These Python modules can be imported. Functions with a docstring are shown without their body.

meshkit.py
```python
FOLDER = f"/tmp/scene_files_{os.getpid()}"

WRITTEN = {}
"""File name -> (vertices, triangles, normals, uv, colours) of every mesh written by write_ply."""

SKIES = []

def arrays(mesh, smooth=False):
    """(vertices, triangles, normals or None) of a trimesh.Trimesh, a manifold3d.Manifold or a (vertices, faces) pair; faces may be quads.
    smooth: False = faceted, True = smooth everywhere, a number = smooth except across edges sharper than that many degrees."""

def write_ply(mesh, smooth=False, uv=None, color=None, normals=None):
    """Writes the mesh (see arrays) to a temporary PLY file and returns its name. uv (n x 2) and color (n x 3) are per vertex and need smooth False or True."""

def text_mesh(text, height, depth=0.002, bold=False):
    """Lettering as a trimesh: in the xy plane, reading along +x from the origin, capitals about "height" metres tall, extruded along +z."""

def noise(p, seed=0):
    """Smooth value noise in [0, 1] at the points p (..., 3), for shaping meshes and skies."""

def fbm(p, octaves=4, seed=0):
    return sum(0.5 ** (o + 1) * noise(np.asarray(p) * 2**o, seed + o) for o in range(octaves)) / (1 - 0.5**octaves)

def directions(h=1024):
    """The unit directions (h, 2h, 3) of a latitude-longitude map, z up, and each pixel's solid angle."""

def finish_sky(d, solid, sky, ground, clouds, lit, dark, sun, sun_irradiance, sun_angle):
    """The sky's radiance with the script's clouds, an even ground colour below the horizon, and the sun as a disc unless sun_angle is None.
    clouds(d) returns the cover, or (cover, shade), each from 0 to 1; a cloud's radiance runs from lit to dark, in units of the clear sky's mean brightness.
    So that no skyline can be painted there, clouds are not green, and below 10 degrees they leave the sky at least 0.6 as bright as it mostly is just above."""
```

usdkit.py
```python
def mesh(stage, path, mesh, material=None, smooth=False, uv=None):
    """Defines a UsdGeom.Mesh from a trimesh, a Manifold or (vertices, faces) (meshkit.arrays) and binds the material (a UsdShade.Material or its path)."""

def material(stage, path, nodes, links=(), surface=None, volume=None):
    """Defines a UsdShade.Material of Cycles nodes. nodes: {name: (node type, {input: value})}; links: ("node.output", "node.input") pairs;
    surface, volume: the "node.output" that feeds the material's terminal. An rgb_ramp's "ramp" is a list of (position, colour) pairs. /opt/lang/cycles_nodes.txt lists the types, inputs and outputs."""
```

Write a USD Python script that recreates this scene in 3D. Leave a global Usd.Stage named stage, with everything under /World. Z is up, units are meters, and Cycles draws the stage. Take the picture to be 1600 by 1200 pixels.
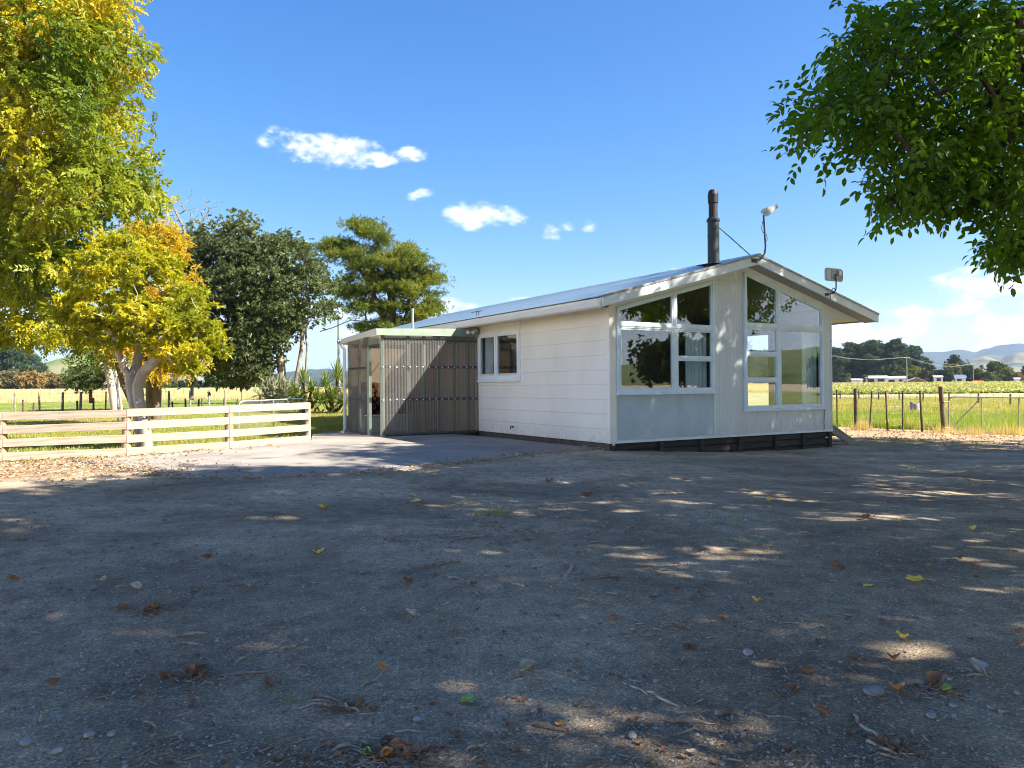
import math, random, numpy as np, trimesh, usdkit, meshkit
from pxr import Usd, UsdGeom, UsdLux, UsdShade, Gf, Sdf, Vt
from shapely.geometry import Polygon, Point, LineString, box as sbox
from shapely import affinity, contains_xy
from scipy.spatial import Delaunay, cKDTree
from scipy.interpolate import RBFInterpolator

stage = Usd.Stage.CreateInMemory()
UsdGeom.SetStageUpAxis(stage, UsdGeom.Tokens.z)
UsdGeom.SetStageMetersPerUnit(stage, 1.0)
UsdGeom.Xform.Define(stage, '/World')
UsdGeom.Scope.Define(stage, '/World/Looks')

# ---------------------------------------------------------------- camera, sky, sun, exposure
FPX, PITCH, ROLL = 1194.0, 0.0020, -0.0077      # focal length in pixels of the 1600 wide photograph
EXPOSURE = 1.88
SUN_AZ, SUN_EL = math.radians(180 - 68), math.radians(38.5)
SUN_I, SKY_I = 1.25, 0.15
F = np.array([0, math.cos(PITCH), math.sin(PITCH)]); _U = np.array([0, -math.sin(PITCH), math.cos(PITCH)]); _R = np.array([1., 0, 0])
R = math.cos(ROLL) * _R + math.sin(ROLL) * _U; U = -math.sin(ROLL) * _R + math.cos(ROLL) * _U
cam = UsdGeom.Camera.Define(stage, '/World/camera')
cam.CreateHorizontalApertureAttr(36.0); cam.CreateVerticalApertureAttr(27.0)
cam.CreateFocalLengthAttr(FPX / 1600 * 36); cam.CreateClippingRangeAttr(Gf.Vec2f(0.05, 20000)); cam.CreateExposureAttr(EXPOSURE)
cam.AddTransformOp().Set(Gf.Matrix4d(*R, 0, *U, 0, *(-F), 0, 0, 0, 0, 1))
SUN = np.array([math.cos(SUN_EL) * math.sin(SUN_AZ), math.cos(SUN_EL) * math.cos(SUN_AZ), math.sin(SUN_EL)])

def ray(px, py):
    d = F + R * (px - 800) / FPX + U * (600 - py) / FPX
    return d / d[1]
def project(P):
    P = np.atleast_2d(P); d = P @ F
    return np.stack([800 + FPX * (P @ R) / d, 600 - FPX * (P @ U) / d, d], -1)
def at(px, py, y): return ray(px, py) * y

def matnodes(name, nodes, links, surface=None, volume=None):
    return usdkit.material(stage, '/World/Looks/' + name, nodes, links, surface=surface, volume=volume)

def make_sky():
    n = {'geo': ('geometry', {}), 'sky': ('sky_texture', {'sky_type': 'single_scattering', 'sun_disc': False, 'sun_elevation': SUN_EL, 'sun_rotation': SUN_AZ, 'air_density': 1.0, 'aerosol_density': 0.35, 'ozone_density': 2.2, 'altitude': 60.0}),
         'gk': ('vector_math', {'math_type': 'multiply', 'vector2': (.16, .16, .16)}), 'gp': ('separate_xyz', {}), 'pr': ('math', {'math_type': 'power', 'value2': 2.1}), 'pg': ('math', {'math_type': 'power', 'value2': 1.18}), 'pb': ('math', {'math_type': 'power', 'value2': .75}), 'gc': ('combine_xyz', {}), 'kr': ('math', {'math_type': 'multiply', 'value2': 2.75}), 'kg': ('math', {'math_type': 'multiply', 'value2': 1.86}), 'kb': ('math', {'math_type': 'multiply', 'value2': 2.25}), 'rg': ('math', {'math_type': 'multiply', 'value2': .86}), 'rm': ('math', {'math_type': 'minimum'}), 'bg': ('background_shader', {'strength': SKY_I}),
         'sep': ('separate_xyz', {}), 'az': ('math', {'math_type': 'arctan2'}), 'el': ('math', {'math_type': 'arcsine'}), 'v': ('combine_xyz', {}),
         'n1': ('noise_texture', {'scale': 26.0, 'detail': 9.0, 'roughness': 0.6}), 'n2': ('noise_texture', {'scale': 11.0, 'detail': 4.0}),
         'm1': ('mapping', {'scale': (1.0, 1.0, 1.7)})}
    l = [('geo.position', 'sep.vector'), ('sep.x', 'az.value1'), ('sep.y', 'az.value2'), ('sep.z', 'el.value1'), ('az.value', 'v.x'), ('el.value', 'v.y'), ('geo.position', 'm1.vector'), ('m1.vector', 'n1.vector'), ('m1.vector', 'n2.vector')]
    # clouds: centre pixel of the photograph, half width and half height in radians, softness
    clouds = [(525, 238, .074, .023, 1.0), (590, 246, .030, .013, .75), (445, 224, .032, .020, .45), (641, 242, .024, .011, .7), (652, 301, .020, .011, .42), (737, 337, .066, .020, .95), (700, 332, .050, .015, .5), (795, 343, .030, .010, .55),
              (868, 362, .030, .010, .42), (883, 353, .016, .011, .42), (920, 353, .012, .009, .42), (1050, 424, .04, .012, .3),
              (690, 478, .050, .024, .95), (560, 520, .10, .022, .7), (520, 496, .06, .022, .7), (60, 545, .20, .025, .6), (870, 470, .09, .010, .35),
              (1560, 445, .075, .026, 1.0), (1480, 485, .13, .020, .85), (1600, 510, .15, .030, .95), (1400, 520, .16, .030, .95), (1330, 505, .10, .024, .9), (1700, 480, .10, .03, .9),
              (1900, 470, .25, .04, .9), (-300, 480, .3, .05, .9), (-100, 330, .12, .03, .8), (2100, 250, .2, .05, .9), (1250, 530, .2, .02, .8)]
    prev = None
    extra = []
    items = []
    for px, py, wa, we, k in clouds:
        d = ray(px, py); d = d / np.linalg.norm(d); items.append((math.atan2(d[0], d[1]), math.asin(d[2]), wa, we, k))
    for i, (a0, e0, wa, we, k) in enumerate(items + extra):
        n[f's{i}'] = ('vector_math', {'math_type': 'subtract', 'vector2': (a0, e0, 0)}); l.append(('v.vector', f's{i}.vector1'))
        n[f'd{i}'] = ('vector_math', {'math_type': 'multiply', 'vector2': (1 / wa, 1 / we, 0)}); l.append((f's{i}.vector', f'd{i}.vector1'))
        n[f'l{i}'] = ('vector_math', {'math_type': 'length'}); l.append((f'd{i}.vector', f'l{i}.vector1'))
        n[f'g{i}'] = ('math', {'math_type': 'multiply_add', 'value2': -k, 'value3': k}); l.append((f'l{i}.value', f'g{i}.value1'))
        if prev is None: prev = f'g{i}'
        else:
            n[f'x{i}'] = ('math', {'math_type': 'maximum'}); l += [(prev + '.value', f'x{i}.value1'), (f'g{i}.value', f'x{i}.value2')]; prev = f'x{i}'
    # added unseen cloud bank round the horizon, extends the right one to fill shade
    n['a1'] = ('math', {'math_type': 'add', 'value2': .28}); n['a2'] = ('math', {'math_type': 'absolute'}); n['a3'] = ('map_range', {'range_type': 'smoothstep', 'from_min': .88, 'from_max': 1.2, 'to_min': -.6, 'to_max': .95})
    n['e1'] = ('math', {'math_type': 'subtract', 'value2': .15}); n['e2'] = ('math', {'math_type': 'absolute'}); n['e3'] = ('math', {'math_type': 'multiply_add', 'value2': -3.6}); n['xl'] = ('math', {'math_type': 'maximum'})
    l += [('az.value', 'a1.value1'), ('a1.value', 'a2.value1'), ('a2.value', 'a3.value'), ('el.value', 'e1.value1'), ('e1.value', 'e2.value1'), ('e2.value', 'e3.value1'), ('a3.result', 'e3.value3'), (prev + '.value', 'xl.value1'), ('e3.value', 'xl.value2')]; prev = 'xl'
    n['na'] = ('math', {'math_type': 'multiply_add', 'value2': 3.1, 'value3': -1.68}); l.append(('n1.fac', 'na.value1'))
    n['sum'] = ('math', {'math_type': 'add'}); l += [(prev + '.value', 'sum.value1'), ('na.value', 'sum.value2')]
    n['al'] = ('map_range', {'range_type': 'smoothstep', 'from_min': -0.08, 'from_max': 0.85, 'to_min': 0.0, 'to_max': .97}); l.append(('sum.value', 'al.value'))
    n['gate'] = ('map_range', {'range_type': 'smoothstep', 'from_min': -0.08, 'from_max': 0.12, 'to_min': 0.0, 'to_max': 1.0}); l.append((prev + '.value', 'gate.value'))
    n['alg'] = ('math', {'math_type': 'multiply'}); l += [('al.result', 'alg.value1'), ('gate.result', 'alg.value2')]
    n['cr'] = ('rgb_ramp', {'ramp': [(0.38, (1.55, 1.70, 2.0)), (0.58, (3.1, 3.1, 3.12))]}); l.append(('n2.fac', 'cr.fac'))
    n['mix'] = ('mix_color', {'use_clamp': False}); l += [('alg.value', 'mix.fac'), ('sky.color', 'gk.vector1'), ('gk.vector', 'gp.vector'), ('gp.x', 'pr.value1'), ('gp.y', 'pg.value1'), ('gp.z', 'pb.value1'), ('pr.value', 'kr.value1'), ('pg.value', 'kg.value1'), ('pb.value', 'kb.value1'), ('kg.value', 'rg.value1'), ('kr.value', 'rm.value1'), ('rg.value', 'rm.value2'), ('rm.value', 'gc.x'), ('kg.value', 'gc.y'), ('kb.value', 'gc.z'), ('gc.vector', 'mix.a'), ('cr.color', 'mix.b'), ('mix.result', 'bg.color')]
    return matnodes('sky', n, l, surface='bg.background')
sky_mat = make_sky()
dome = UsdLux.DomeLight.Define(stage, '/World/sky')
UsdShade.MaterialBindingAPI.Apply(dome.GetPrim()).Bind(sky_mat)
dome.GetPrim().SetCustomDataByKey('kind', 'structure')
sun = UsdLux.DistantLight.Define(stage, '/World/sun')
sun.CreateNormalizeAttr(True); sun.CreateIntensityAttr(SUN_I); sun.CreateAngleAttr(0.53); sun.CreateColorAttr(Gf.Vec3f(1.0, 0.945, 0.86))
_m = Gf.Matrix4d(); _m.SetLookAt(Gf.Vec3d(*SUN), Gf.Vec3d(0, 0, 0), Gf.Vec3d(0, 0, 1)); sun.AddTransformOp().Set(_m.GetInverse())

# ---------------------------------------------------------------- helpers
_used = {}
def numbered(parent, name):
    k = (parent, name); n = _used.get(k, 0); _used[k] = n + 1
    return f'{parent}/{name}' if n == 0 else f'{parent}/{name}_{n:03d}'
def tag(prim, label=None, cat=None, group=None, kind=None):
    for k, v in (('label', label), ('category', cat), ('group', group), ('kind', kind)):
        if v: prim.SetCustomDataByKey(k, v)
    return prim
def path_of(p): return p if isinstance(p, str) else str(p.GetPath())
def xf(x, loc=None, rz=None, m=None):
    x = UsdGeom.Xformable(x)
    if m is not None: x.AddTransformOp().Set(Gf.Matrix4d(*np.asarray(m, float).T.ravel()))
    else:
        if loc is not None: x.AddTranslateOp().Set(Gf.Vec3d(*map(float, loc)))
        if rz: x.AddRotateZOp().Set(math.degrees(rz))
def thing(name, label, cat, loc=(0, 0, 0), rz=0, group=None, m=None, kind=None):
    x = UsdGeom.Xform.Define(stage, numbered('/World', name)); xf(x, loc, rz, m)
    return tag(x.GetPrim(), label, cat, group, kind)
def group_part(name, parent):
    return UsdGeom.Xform.Define(stage, numbered(path_of(parent), name)).GetPrim()
def obj(name, mesh, mat, parent='/World', smooth=False, m=None, loc=None, kind=None, label=None):
    p = usdkit.mesh(stage, numbered(path_of(parent), name), mesh, mat, smooth)
    if m is not None or loc is not None: xf(p, loc, None, m)
    return tag(p.GetPrim(), label, kind=kind)
def proto(name):
    return stage.CreateClassPrim('/World/' + name) if False else stage.CreateClassPrim('/Protos/' + name)
def ref(name, proto_path, parent='/World', m=None, label=None, cat=None, group=None):
    x = UsdGeom.Xform.Define(stage, numbered(path_of(parent), name)); xf(x, m=m)
    p = x.GetPrim(); p.GetReferences().AddInternalReference(proto_path); p.SetInstanceable(True)
    return tag(p, label, cat, group)
def scatter(name, protos, pos, quats, scales, parent='/World', idx=None, label=None, kind='stuff', cat=None):
    path = numbered(path_of(parent), name)
    pi = UsdGeom.PointInstancer.Define(stage, path)
    for i, (mesh, mat) in enumerate(protos):
        q = usdkit.mesh(stage, f'{path}/piece_{i}', mesh, mat); pi.CreatePrototypesRel().AddTarget(q.GetPath())
    n = len(pos)
    pi.CreateProtoIndicesAttr(Vt.IntArray.FromNumpy((np.zeros(n) if idx is None else idx).astype(np.int32)))
    pi.CreatePositionsAttr(Vt.Vec3fArray.FromNumpy(np.asarray(pos, np.float32)))
    q = np.asarray(quats, float)
    pi.CreateOrientationsAttr(Vt.QuathArray([Gf.Quath(float(a), float(b), float(c), float(d)) for a, b, c, d in q]))
    pi.CreateScalesAttr(Vt.Vec3fArray.FromNumpy(np.asarray(scales, np.float32)))
    return tag(pi.GetPrim(), label, cat, kind=kind)
def rotz_quats(rng, n, tilt=0.0):
    a = rng.uniform(0, 2 * np.pi, n); t = rng.normal(0, tilt, n) if tilt else np.zeros(n); b = rng.uniform(0, 2 * np.pi, n)
    qz = np.stack([np.cos(a / 2), 0 * a, 0 * a, np.sin(a / 2)], 1)
    qt = np.stack([np.cos(t / 2), np.sin(t / 2) * np.cos(b), np.sin(t / 2) * np.sin(b), 0 * t], 1)
    w1, x1, y1, z1 = qt.T; w2, x2, y2, z2 = qz.T
    return np.stack([w1*w2-x1*x2-y1*y2-z1*z2, w1*x2+x1*w2+y1*z2-z1*y2, w1*y2-x1*z2+y1*w2+z1*x2, w1*z2+x1*y2-y1*x2+z1*w2], 1)

def cat_mesh(ms): return trimesh.util.concatenate([trimesh.Trimesh(*m, process=False) if isinstance(m, tuple) else m for m in ms])
def box(x0, x1, y0, y1, z0, z1, ch=0.0):
    m = trimesh.creation.box([x1 - x0, y1 - y0, z1 - z0]) if ch == 0 else chamfer_box(x1 - x0, y1 - y0, z1 - z0, ch)
    m.apply_translation([(x0 + x1) / 2, (y0 + y1) / 2, (z0 + z1) / 2]); return m
def chamfer_box(a, b, c, r):
    v = []
    for sx in (-1, 1):
        for sy in (-1, 1):
            for sz in (-1, 1):
                v += [(sx * (a / 2 - r), sy * (b / 2 - r), sz * c / 2), (sx * (a / 2 - r), sy * b / 2, sz * (c / 2 - r)), (sx * a / 2, sy * (b / 2 - r), sz * (c / 2 - r))]
    return trimesh.convex.convex_hull(np.array(v))
def frame_to(p0, p1, up=(0, 0, 1)):
    """4x4 with x from p0 to p1, origin in the middle, z as near to up as may be."""
    p0, p1 = np.asarray(p0, float), np.asarray(p1, float); x = p1 - p0; L = np.linalg.norm(x); x = x / L
    u = np.asarray(up, float); y = np.cross(u, x)
    if np.linalg.norm(y) < 1e-6: y = np.cross([0, 1, 0], x)
    y = y / np.linalg.norm(y); z = np.cross(x, y); m = np.eye(4); m[:3, 0], m[:3, 1], m[:3, 2], m[:3, 3] = x, y, z, (p0 + p1) / 2
    return m, L
def board(name, p0, p1, h, t, mat, parent, ch=0.003, up=(0, 0, 1), label=None):
    m, L = frame_to(p0, p1, up)
    return obj(name, chamfer_box(L, t, h, min(ch, t / 3, h / 3)), mat, parent, m=m, label=label)
def bar(p0, p1, h, t):
    m, L = frame_to(p0, p1); b = trimesh.creation.box([L, t, h]); b.apply_transform(m); return b
def tube(pts, rad, n=8, cap=True):
    pts = np.asarray(pts, float); rad = np.broadcast_to(np.asarray(rad, float), (len(pts),))
    t = np.gradient(pts, axis=0) if len(pts) > 2 else np.repeat([pts[1] - pts[0]], 2, 0)
    t = t / np.maximum(np.linalg.norm(t, axis=1, keepdims=True), 1e-9)
    a = np.array([0, 0, 1.]) if abs(t[0][2]) < .9 else np.array([1., 0, 0]); vs = []
    x = np.cross(a, t[0]); x /= np.linalg.norm(x)
    ang = np.linspace(0, 2 * np.pi, n, endpoint=False)
    for p, d, r in zip(pts, t, rad):
        x = x - d * (x @ d); x /= max(np.linalg.norm(x), 1e-9); y = np.cross(d, x)
        vs.append(p + r * (np.cos(ang)[:, None] * x + np.sin(ang)[:, None] * y))
    V = np.vstack(vs); f = []
    for i in range(len(pts) - 1):
        for k in range(n):
            q = (k + 1) % n; f += [(i * n + k, i * n + q, (i + 1) * n + q), (i * n + k, (i + 1) * n + q, (i + 1) * n + k)]
    if cap:
        V = np.vstack([V, pts[0], pts[-1]]); a, b = len(V) - 2, len(V) - 1; e = (len(pts) - 1) * n
        for k in range(n): f += [(a, (k + 1) % n, k), (b, e + k, e + (k + 1) % n)]
    return trimesh.Trimesh(V, np.array(f), process=False)
def arc(c, r, a0, a1, ux, uy, n=6):
    c, ux, uy = map(np.asarray, (c, ux, uy)); t = np.linspace(a0, a1, n)
    return [c + r * (math.cos(q) * ux + math.sin(q) * uy) for q in t]
def smoothstep(x, a, b):
    t = np.clip((x - a) / (b - a), 0, 1); return t * t * (3 - 2 * t)
def fbm2(x, y, s, seed=0, oct=4):
    r = np.random.default_rng(seed); v = 0; amp = 1
    for o in range(oct):
        k = s * 2 ** o
        for _ in range(3):
            a = r.uniform(0, 2 * np.pi); v = v + amp / 3 * np.sin(k * (x * math.cos(a) + y * math.sin(a)) + r.uniform(0, 6.28) + 1.3 * np.sin(k * .7 * (x * math.sin(a + 1) + y * math.cos(a + 1)) + r.uniform(0, 6)))
        amp *= .55
    return v

# ---------------------------------------------------------------- materials
def pbr(name, c1, c2=None, rough=0.7, scale=6.0, bump=0.0, bscale=None, spec=0.4, coord='position', stretch=None, rnd=0.0, detail=6.0, metallic=0.0, lo=.35, hi=.65, bdist=.01, grime=0.0):
    c2 = c2 or c1
    n = {'n': ('noise_texture', {'scale': scale, 'detail': detail, 'roughness': .6}), 'r': ('rgb_ramp', {'ramp': [(lo, c1), (hi, c2)]}), 'p': ('principled_bsdf', {'roughness': rough, 'specular_ior_level': spec, 'metallic': metallic})}
    if coord == 'position': n['g'] = ('geometry', {}); src = 'g.position'
    else: n['g'] = ('texture_coordinate', {}); src = 'g.object'
    l = [('n.fac', 'r.fac')]
    if stretch: n['m'] = ('mapping', {'scale': stretch}); l += [(src, 'm.vector')]; src = 'm.vector'
    l.append((src, 'n.vector')); col = 'r.color'
    if rnd:
        n['o'] = ('object_info', {}); n['mr'] = ('map_range', {'from_min': 0., 'from_max': 1., 'to_min': 1 - rnd, 'to_max': 1 + rnd}); n['hv'] = ('hsv', {})
        l += [('o.random', 'mr.value'), ('mr.result', 'hv.value'), (col, 'hv.color')]; col = 'hv.color'
    if grime:                                                      # rain splash at the foot of the wall, faint runs below joints
        n['gg'] = ('geometry', {}); n['gs'] = ('separate_xyz', {}); n['gz'] = ('map_range', {'from_min': -.70, 'from_max': -1.10, 'to_min': 0., 'to_max': 1.0}); n['gn'] = ('noise_texture', {'scale': 9.0, 'detail': 7.0, 'roughness': .7}); n['gr'] = ('map_range', {'from_min': .36, 'from_max': .66, 'to_min': .15, 'to_max': 1.0}); n['gm'] = ('math', {'math_type': 'multiply'})
        n['sm'] = ('mapping', {'scale': (14., 14., .9)}); n['sn'] = ('noise_texture', {'scale': 1.0, 'detail': 5.0, 'roughness': .6}); n['sr'] = ('map_range', {'from_min': .58, 'from_max': .8, 'to_min': 0., 'to_max': .22}); n['ga'] = ('math', {'math_type': 'maximum'}); n['gk'] = ('math', {'math_type': 'multiply', 'value2': grime}); n['gx'] = ('mix_color', {'b': (.30, .25, .19)})
        l += [('gg.position', 'gs.vector'), ('gs.z', 'gz.value'), ('gg.position', 'gn.vector'), ('gn.fac', 'gr.value'), ('gz.result', 'gm.value1'), ('gr.result', 'gm.value2'), ('gg.position', 'sm.vector'), ('sm.vector', 'sn.vector'), ('sn.fac', 'sr.value'), ('gm.value', 'ga.value1'), ('sr.result', 'ga.value2'), ('ga.value', 'gk.value1'), ('gk.value', 'gx.fac'), (col, 'gx.a')]; col = 'gx.result'
    l.append((col, 'p.base_color'))
    if bump:
        n['b2'] = ('noise_texture', {'scale': bscale or scale * 4, 'detail': 6.0, 'roughness': .65}); n['b'] = ('bump', {'strength': bump, 'distance': bdist}); l += [(src, 'b2.vector'), ('b2.fac', 'b.height'), ('b.normal', 'p.normal')]
    return matnodes(name, n, l, 'p.BSDF')

def leafmat(name, cols, rough=.45, trans=.35, tcol=1.5, scale=.55, nmix=.5, spec=.35):
    """cols: ramp of leaf colours; each leaf takes its own place on the ramp, drifting slowly over the crown."""
    n = {'g': ('geometry', {}), 'n': ('noise_texture', {'scale': scale, 'detail': 2.0}), 'st': ('map_range', {'from_min': .3, 'from_max': .7, 'to_min': 0., 'to_max': 1.}), 'mx': ('mix_float', {'fac': nmix}), 'r': ('rgb_ramp', {'ramp': [(i / (len(cols) - 1), c) for i, c in enumerate(cols)]}),
         'p': ('principled_bsdf', {'roughness': rough, 'specular_ior_level': spec}), 't': ('translucent_bsdf', {}), 'tm': ('mix_color', {'blend_type': 'multiply', 'fac': 1.0, 'b': (tcol, tcol * .97, tcol * .35), 'use_clamp': False}), 'm': ('mix_closure', {'fac': trans})}
    l = [('g.position', 'n.vector'), ('n.fac', 'st.value'), ('g.random_per_island', 'mx.a'), ('st.result', 'mx.b'), ('mx.result', 'r.fac'), ('r.color', 'p.base_color'), ('r.color', 'tm.a'), ('tm.result', 't.color'), ('p.BSDF', 'm.closure1'), ('t.BSDF', 'm.closure2')]
    return matnodes(name, n, l, 'm.closure')
M = {}
M['leaf_autumn'] = leafmat('leaf_autumn', [(.085, .14, .012), (.19, .23, .016), (.33, .31, .016), (.46, .37, .016), (.56, .36, .013)], nmix=.62, scale=.42, trans=.42)
M['leaf_yellow'] = leafmat('leaf_yellow', [(.15, .185, .012), (.36, .35, .014), (.52, .42, .016), (.60, .39, .016), (.34, .24, .04)], trans=.4, scale=.9, nmix=.4)
M['leaf_orange'] = leafmat('leaf_orange', [(.36, .29, .02), (.52, .34, .015), (.56, .28, .012)], trans=.4)
M['leaf_gold'] = leafmat('leaf_gold', [(.33, .30, .018), (.48, .37, .016), (.60, .36, .012)], trans=.42)
M['leaf_olive'] = leafmat('leaf_olive', [(.10, .15, .016), (.22, .25, .02), (.32, .26, .03)], trans=.35)
M['leaf_dark'] = leafmat('leaf_dark', [(.06, .08, .030), (.12, .145, .05), (.21, .21, .10)], rough=.42, trans=.25, spec=.35)
M['leaf_totara'] = leafmat('leaf_totara', [(.075, .11, .018), (.16, .19, .02), (.27, .265, .024), (.24, .18, .045)], rough=.6, trans=.3)
M['leaf_green'] = leafmat('leaf_green', [(.055, .125, .008), (.105, .20, .01), (.18, .26, .014), (.25, .26, .02)], rough=.45, trans=.5, tcol=1.6)
M['leaf_seed'] = leafmat('leaf_seed', [(.05, .02, .015), (.09, .035, .02)], trans=.2)
M['leaf_pine'] = leafmat('leaf_pine', [(.035, .062, .034), (.075, .11, .05), (.11, .14, .055)], rough=.7, trans=.1, scale=.06)
M['leaf_bush'] = leafmat('leaf_bush', [(.05, .075, .018), (.09, .12, .025), (.14, .16, .03)], rough=.7, trans=.15, scale=.08)
M['leaf_bush_dark'] = leafmat('leaf_bush_dark', [(.02, .035, .014), (.05, .07, .02)], rough=.7, trans=.1, scale=.08)
M['leaf_bush_yellow'] = leafmat('leaf_bush_yellow', [(.12, .14, .02), (.2, .2, .03)], rough=.7, trans=.2, scale=.08)
M['leaf_bush_brown'] = leafmat('leaf_bush_brown', [(.10, .095, .035), (.20, .13, .04), (.26, .15, .04)], rough=.8, trans=.15, scale=.05, nmix=.7)
M['leaf_bush_red'] = leafmat('leaf_bush_red', [(.05, .06, .02), (.17, .05, .03)], rough=.7, trans=.1, scale=.15)
M['leaf_yucca'] = leafmat('leaf_yucca', [(.10, .14, .025), (.19, .23, .05), (.30, .30, .10)], rough=.4, trans=.2)
M['leaf_dead'] = leafmat('leaf_dead', [(.12, .08, .04), (.26, .19, .11)], rough=.8, trans=.1)
M['leaf_grey'] = leafmat('leaf_grey', [(.20, .21, .13), (.33, .32, .2)], rough=.7, trans=.2)
M['grass_lush'] = leafmat('grass_lush', [(.19, .255, .035), (.30, .345, .05), (.40, .385, .09)], trans=.45, rough=.5)
M['grass_dry'] = leafmat('grass_dry', [(.42, .31, .14), (.60, .47, .25), (.46, .42, .16)], trans=.35, rough=.7)
M['grass_mid'] = leafmat('grass_mid', [(.25, .265, .08), (.36, .345, .13), (.46, .385, .21)], trans=.4, rough=.6)
M['crop'] = leafmat('crop', [(.24, .29, .10), (.40, .41, .18), (.52, .48, .27)], trans=.3, rough=.5, scale=.1)
M['bark_pale'] = pbr('bark_pale', (.30, .23, .18), (.44, .37, .31), .9, 7, .6, 18, stretch=(1, 1, .35))
M['bark_grey'] = pbr('bark_grey', (.14, .11, .085), (.30, .25, .20), .9, 6, .6, 16, stretch=(1, 1, .4))
M['bark_brown'] = pbr('bark_brown', (.06, .04, .03), (.15, .10, .07), .9, 5, .8, 12, stretch=(1, 1, .3))
M['bark_dark'] = pbr('bark_dark', (.03, .024, .02), (.08, .062, .05), .9, 9, .5, 22, stretch=(1, 1, .4))
M['twig'] = pbr('twig', (.14, .11, .085), (.26, .21, .17), .9, 20)
M['white_paint'] = pbr('white_paint', (.74, .76, .74), (.83, .84, .82), .42, 3, .05, 60)
M['pale_blue_paint'] = pbr('pale_blue_paint', (.58, .68, .72), (.67, .77, .80), .42, 3, .05, 60)
M['barge_paint'] = pbr('barge_paint', (.60, .645, .63), (.70, .74, .72), .45, 2.2, .06, 50)
M['cream'] = pbr('cream', (.78, .70, .585), (.87, .79, .67), .5, 1.1, .12, 40, stretch=(1, 1, .45), lo=.25, hi=.6, grime=.42)
M['cream_trim'] = pbr('cream_trim', (.66, .60, .50), (.72, .66, .56), .5, 2)
M['panel_blue'] = pbr('panel_blue', (.40, .48, .52), (.50, .57, .60), .6, 2.2, .3, 9, bdist=.004, stretch=(1, 1, .5), grime=.35)
M['beige'] = pbr('beige', (.58, .605, .59), (.67, .695, .67), .6, 1.5, .1, 40, stretch=(1, 1, .3), grime=.4)
M['soffit'] = pbr('soffit', (.40, .37, .33), (.47, .43, .39), .7, 2)
M['black_stain'] = pbr('black_stain', (.016, .015, .014), (.042, .038, .034), .75, 3.0, .5, 30, coord='object', stretch=(.5, 6, 6), rnd=.3)
M['dark_base'] = pbr('dark_base', (.06, .045, .035), (.10, .08, .06), .8, 3)
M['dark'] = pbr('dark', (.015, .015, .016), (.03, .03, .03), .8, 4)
M['roof'] = pbr('roof', (.44, .57, .56), (.54, .655, .62), .30, 1.1, 0, spec=.6, metallic=.8)
M['gutter'] = pbr('gutter', (.66, .62, .54), (.72, .68, .6), .35, 2)
M['galv'] = pbr('galv', (.42, .44, .45), (.56, .57, .57), .38, 14, metallic=.75)
M['galv_dull'] = pbr('galv_dull', (.20, .19, .185), (.36, .35, .34), .5, 20, metallic=.5)
M['flue'] = pbr('flue', (.008, .018, .023), (.018, .031, .037), .5, 6, .15, 30, stretch=(1, 1, .5))
M['flue_sooty'] = pbr('flue_sooty', (.006, .006, .007), (.03, .013, .010), .6, 9, .3, 30, lo=.5, hi=.75)
M['rail_new'] = pbr('rail_new', (.21, .15, .09), (.385, .31, .225), .75, 7, .3, 40, coord='object', stretch=(.3, 4, 4), rnd=.12, lo=.2, hi=.5)
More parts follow.
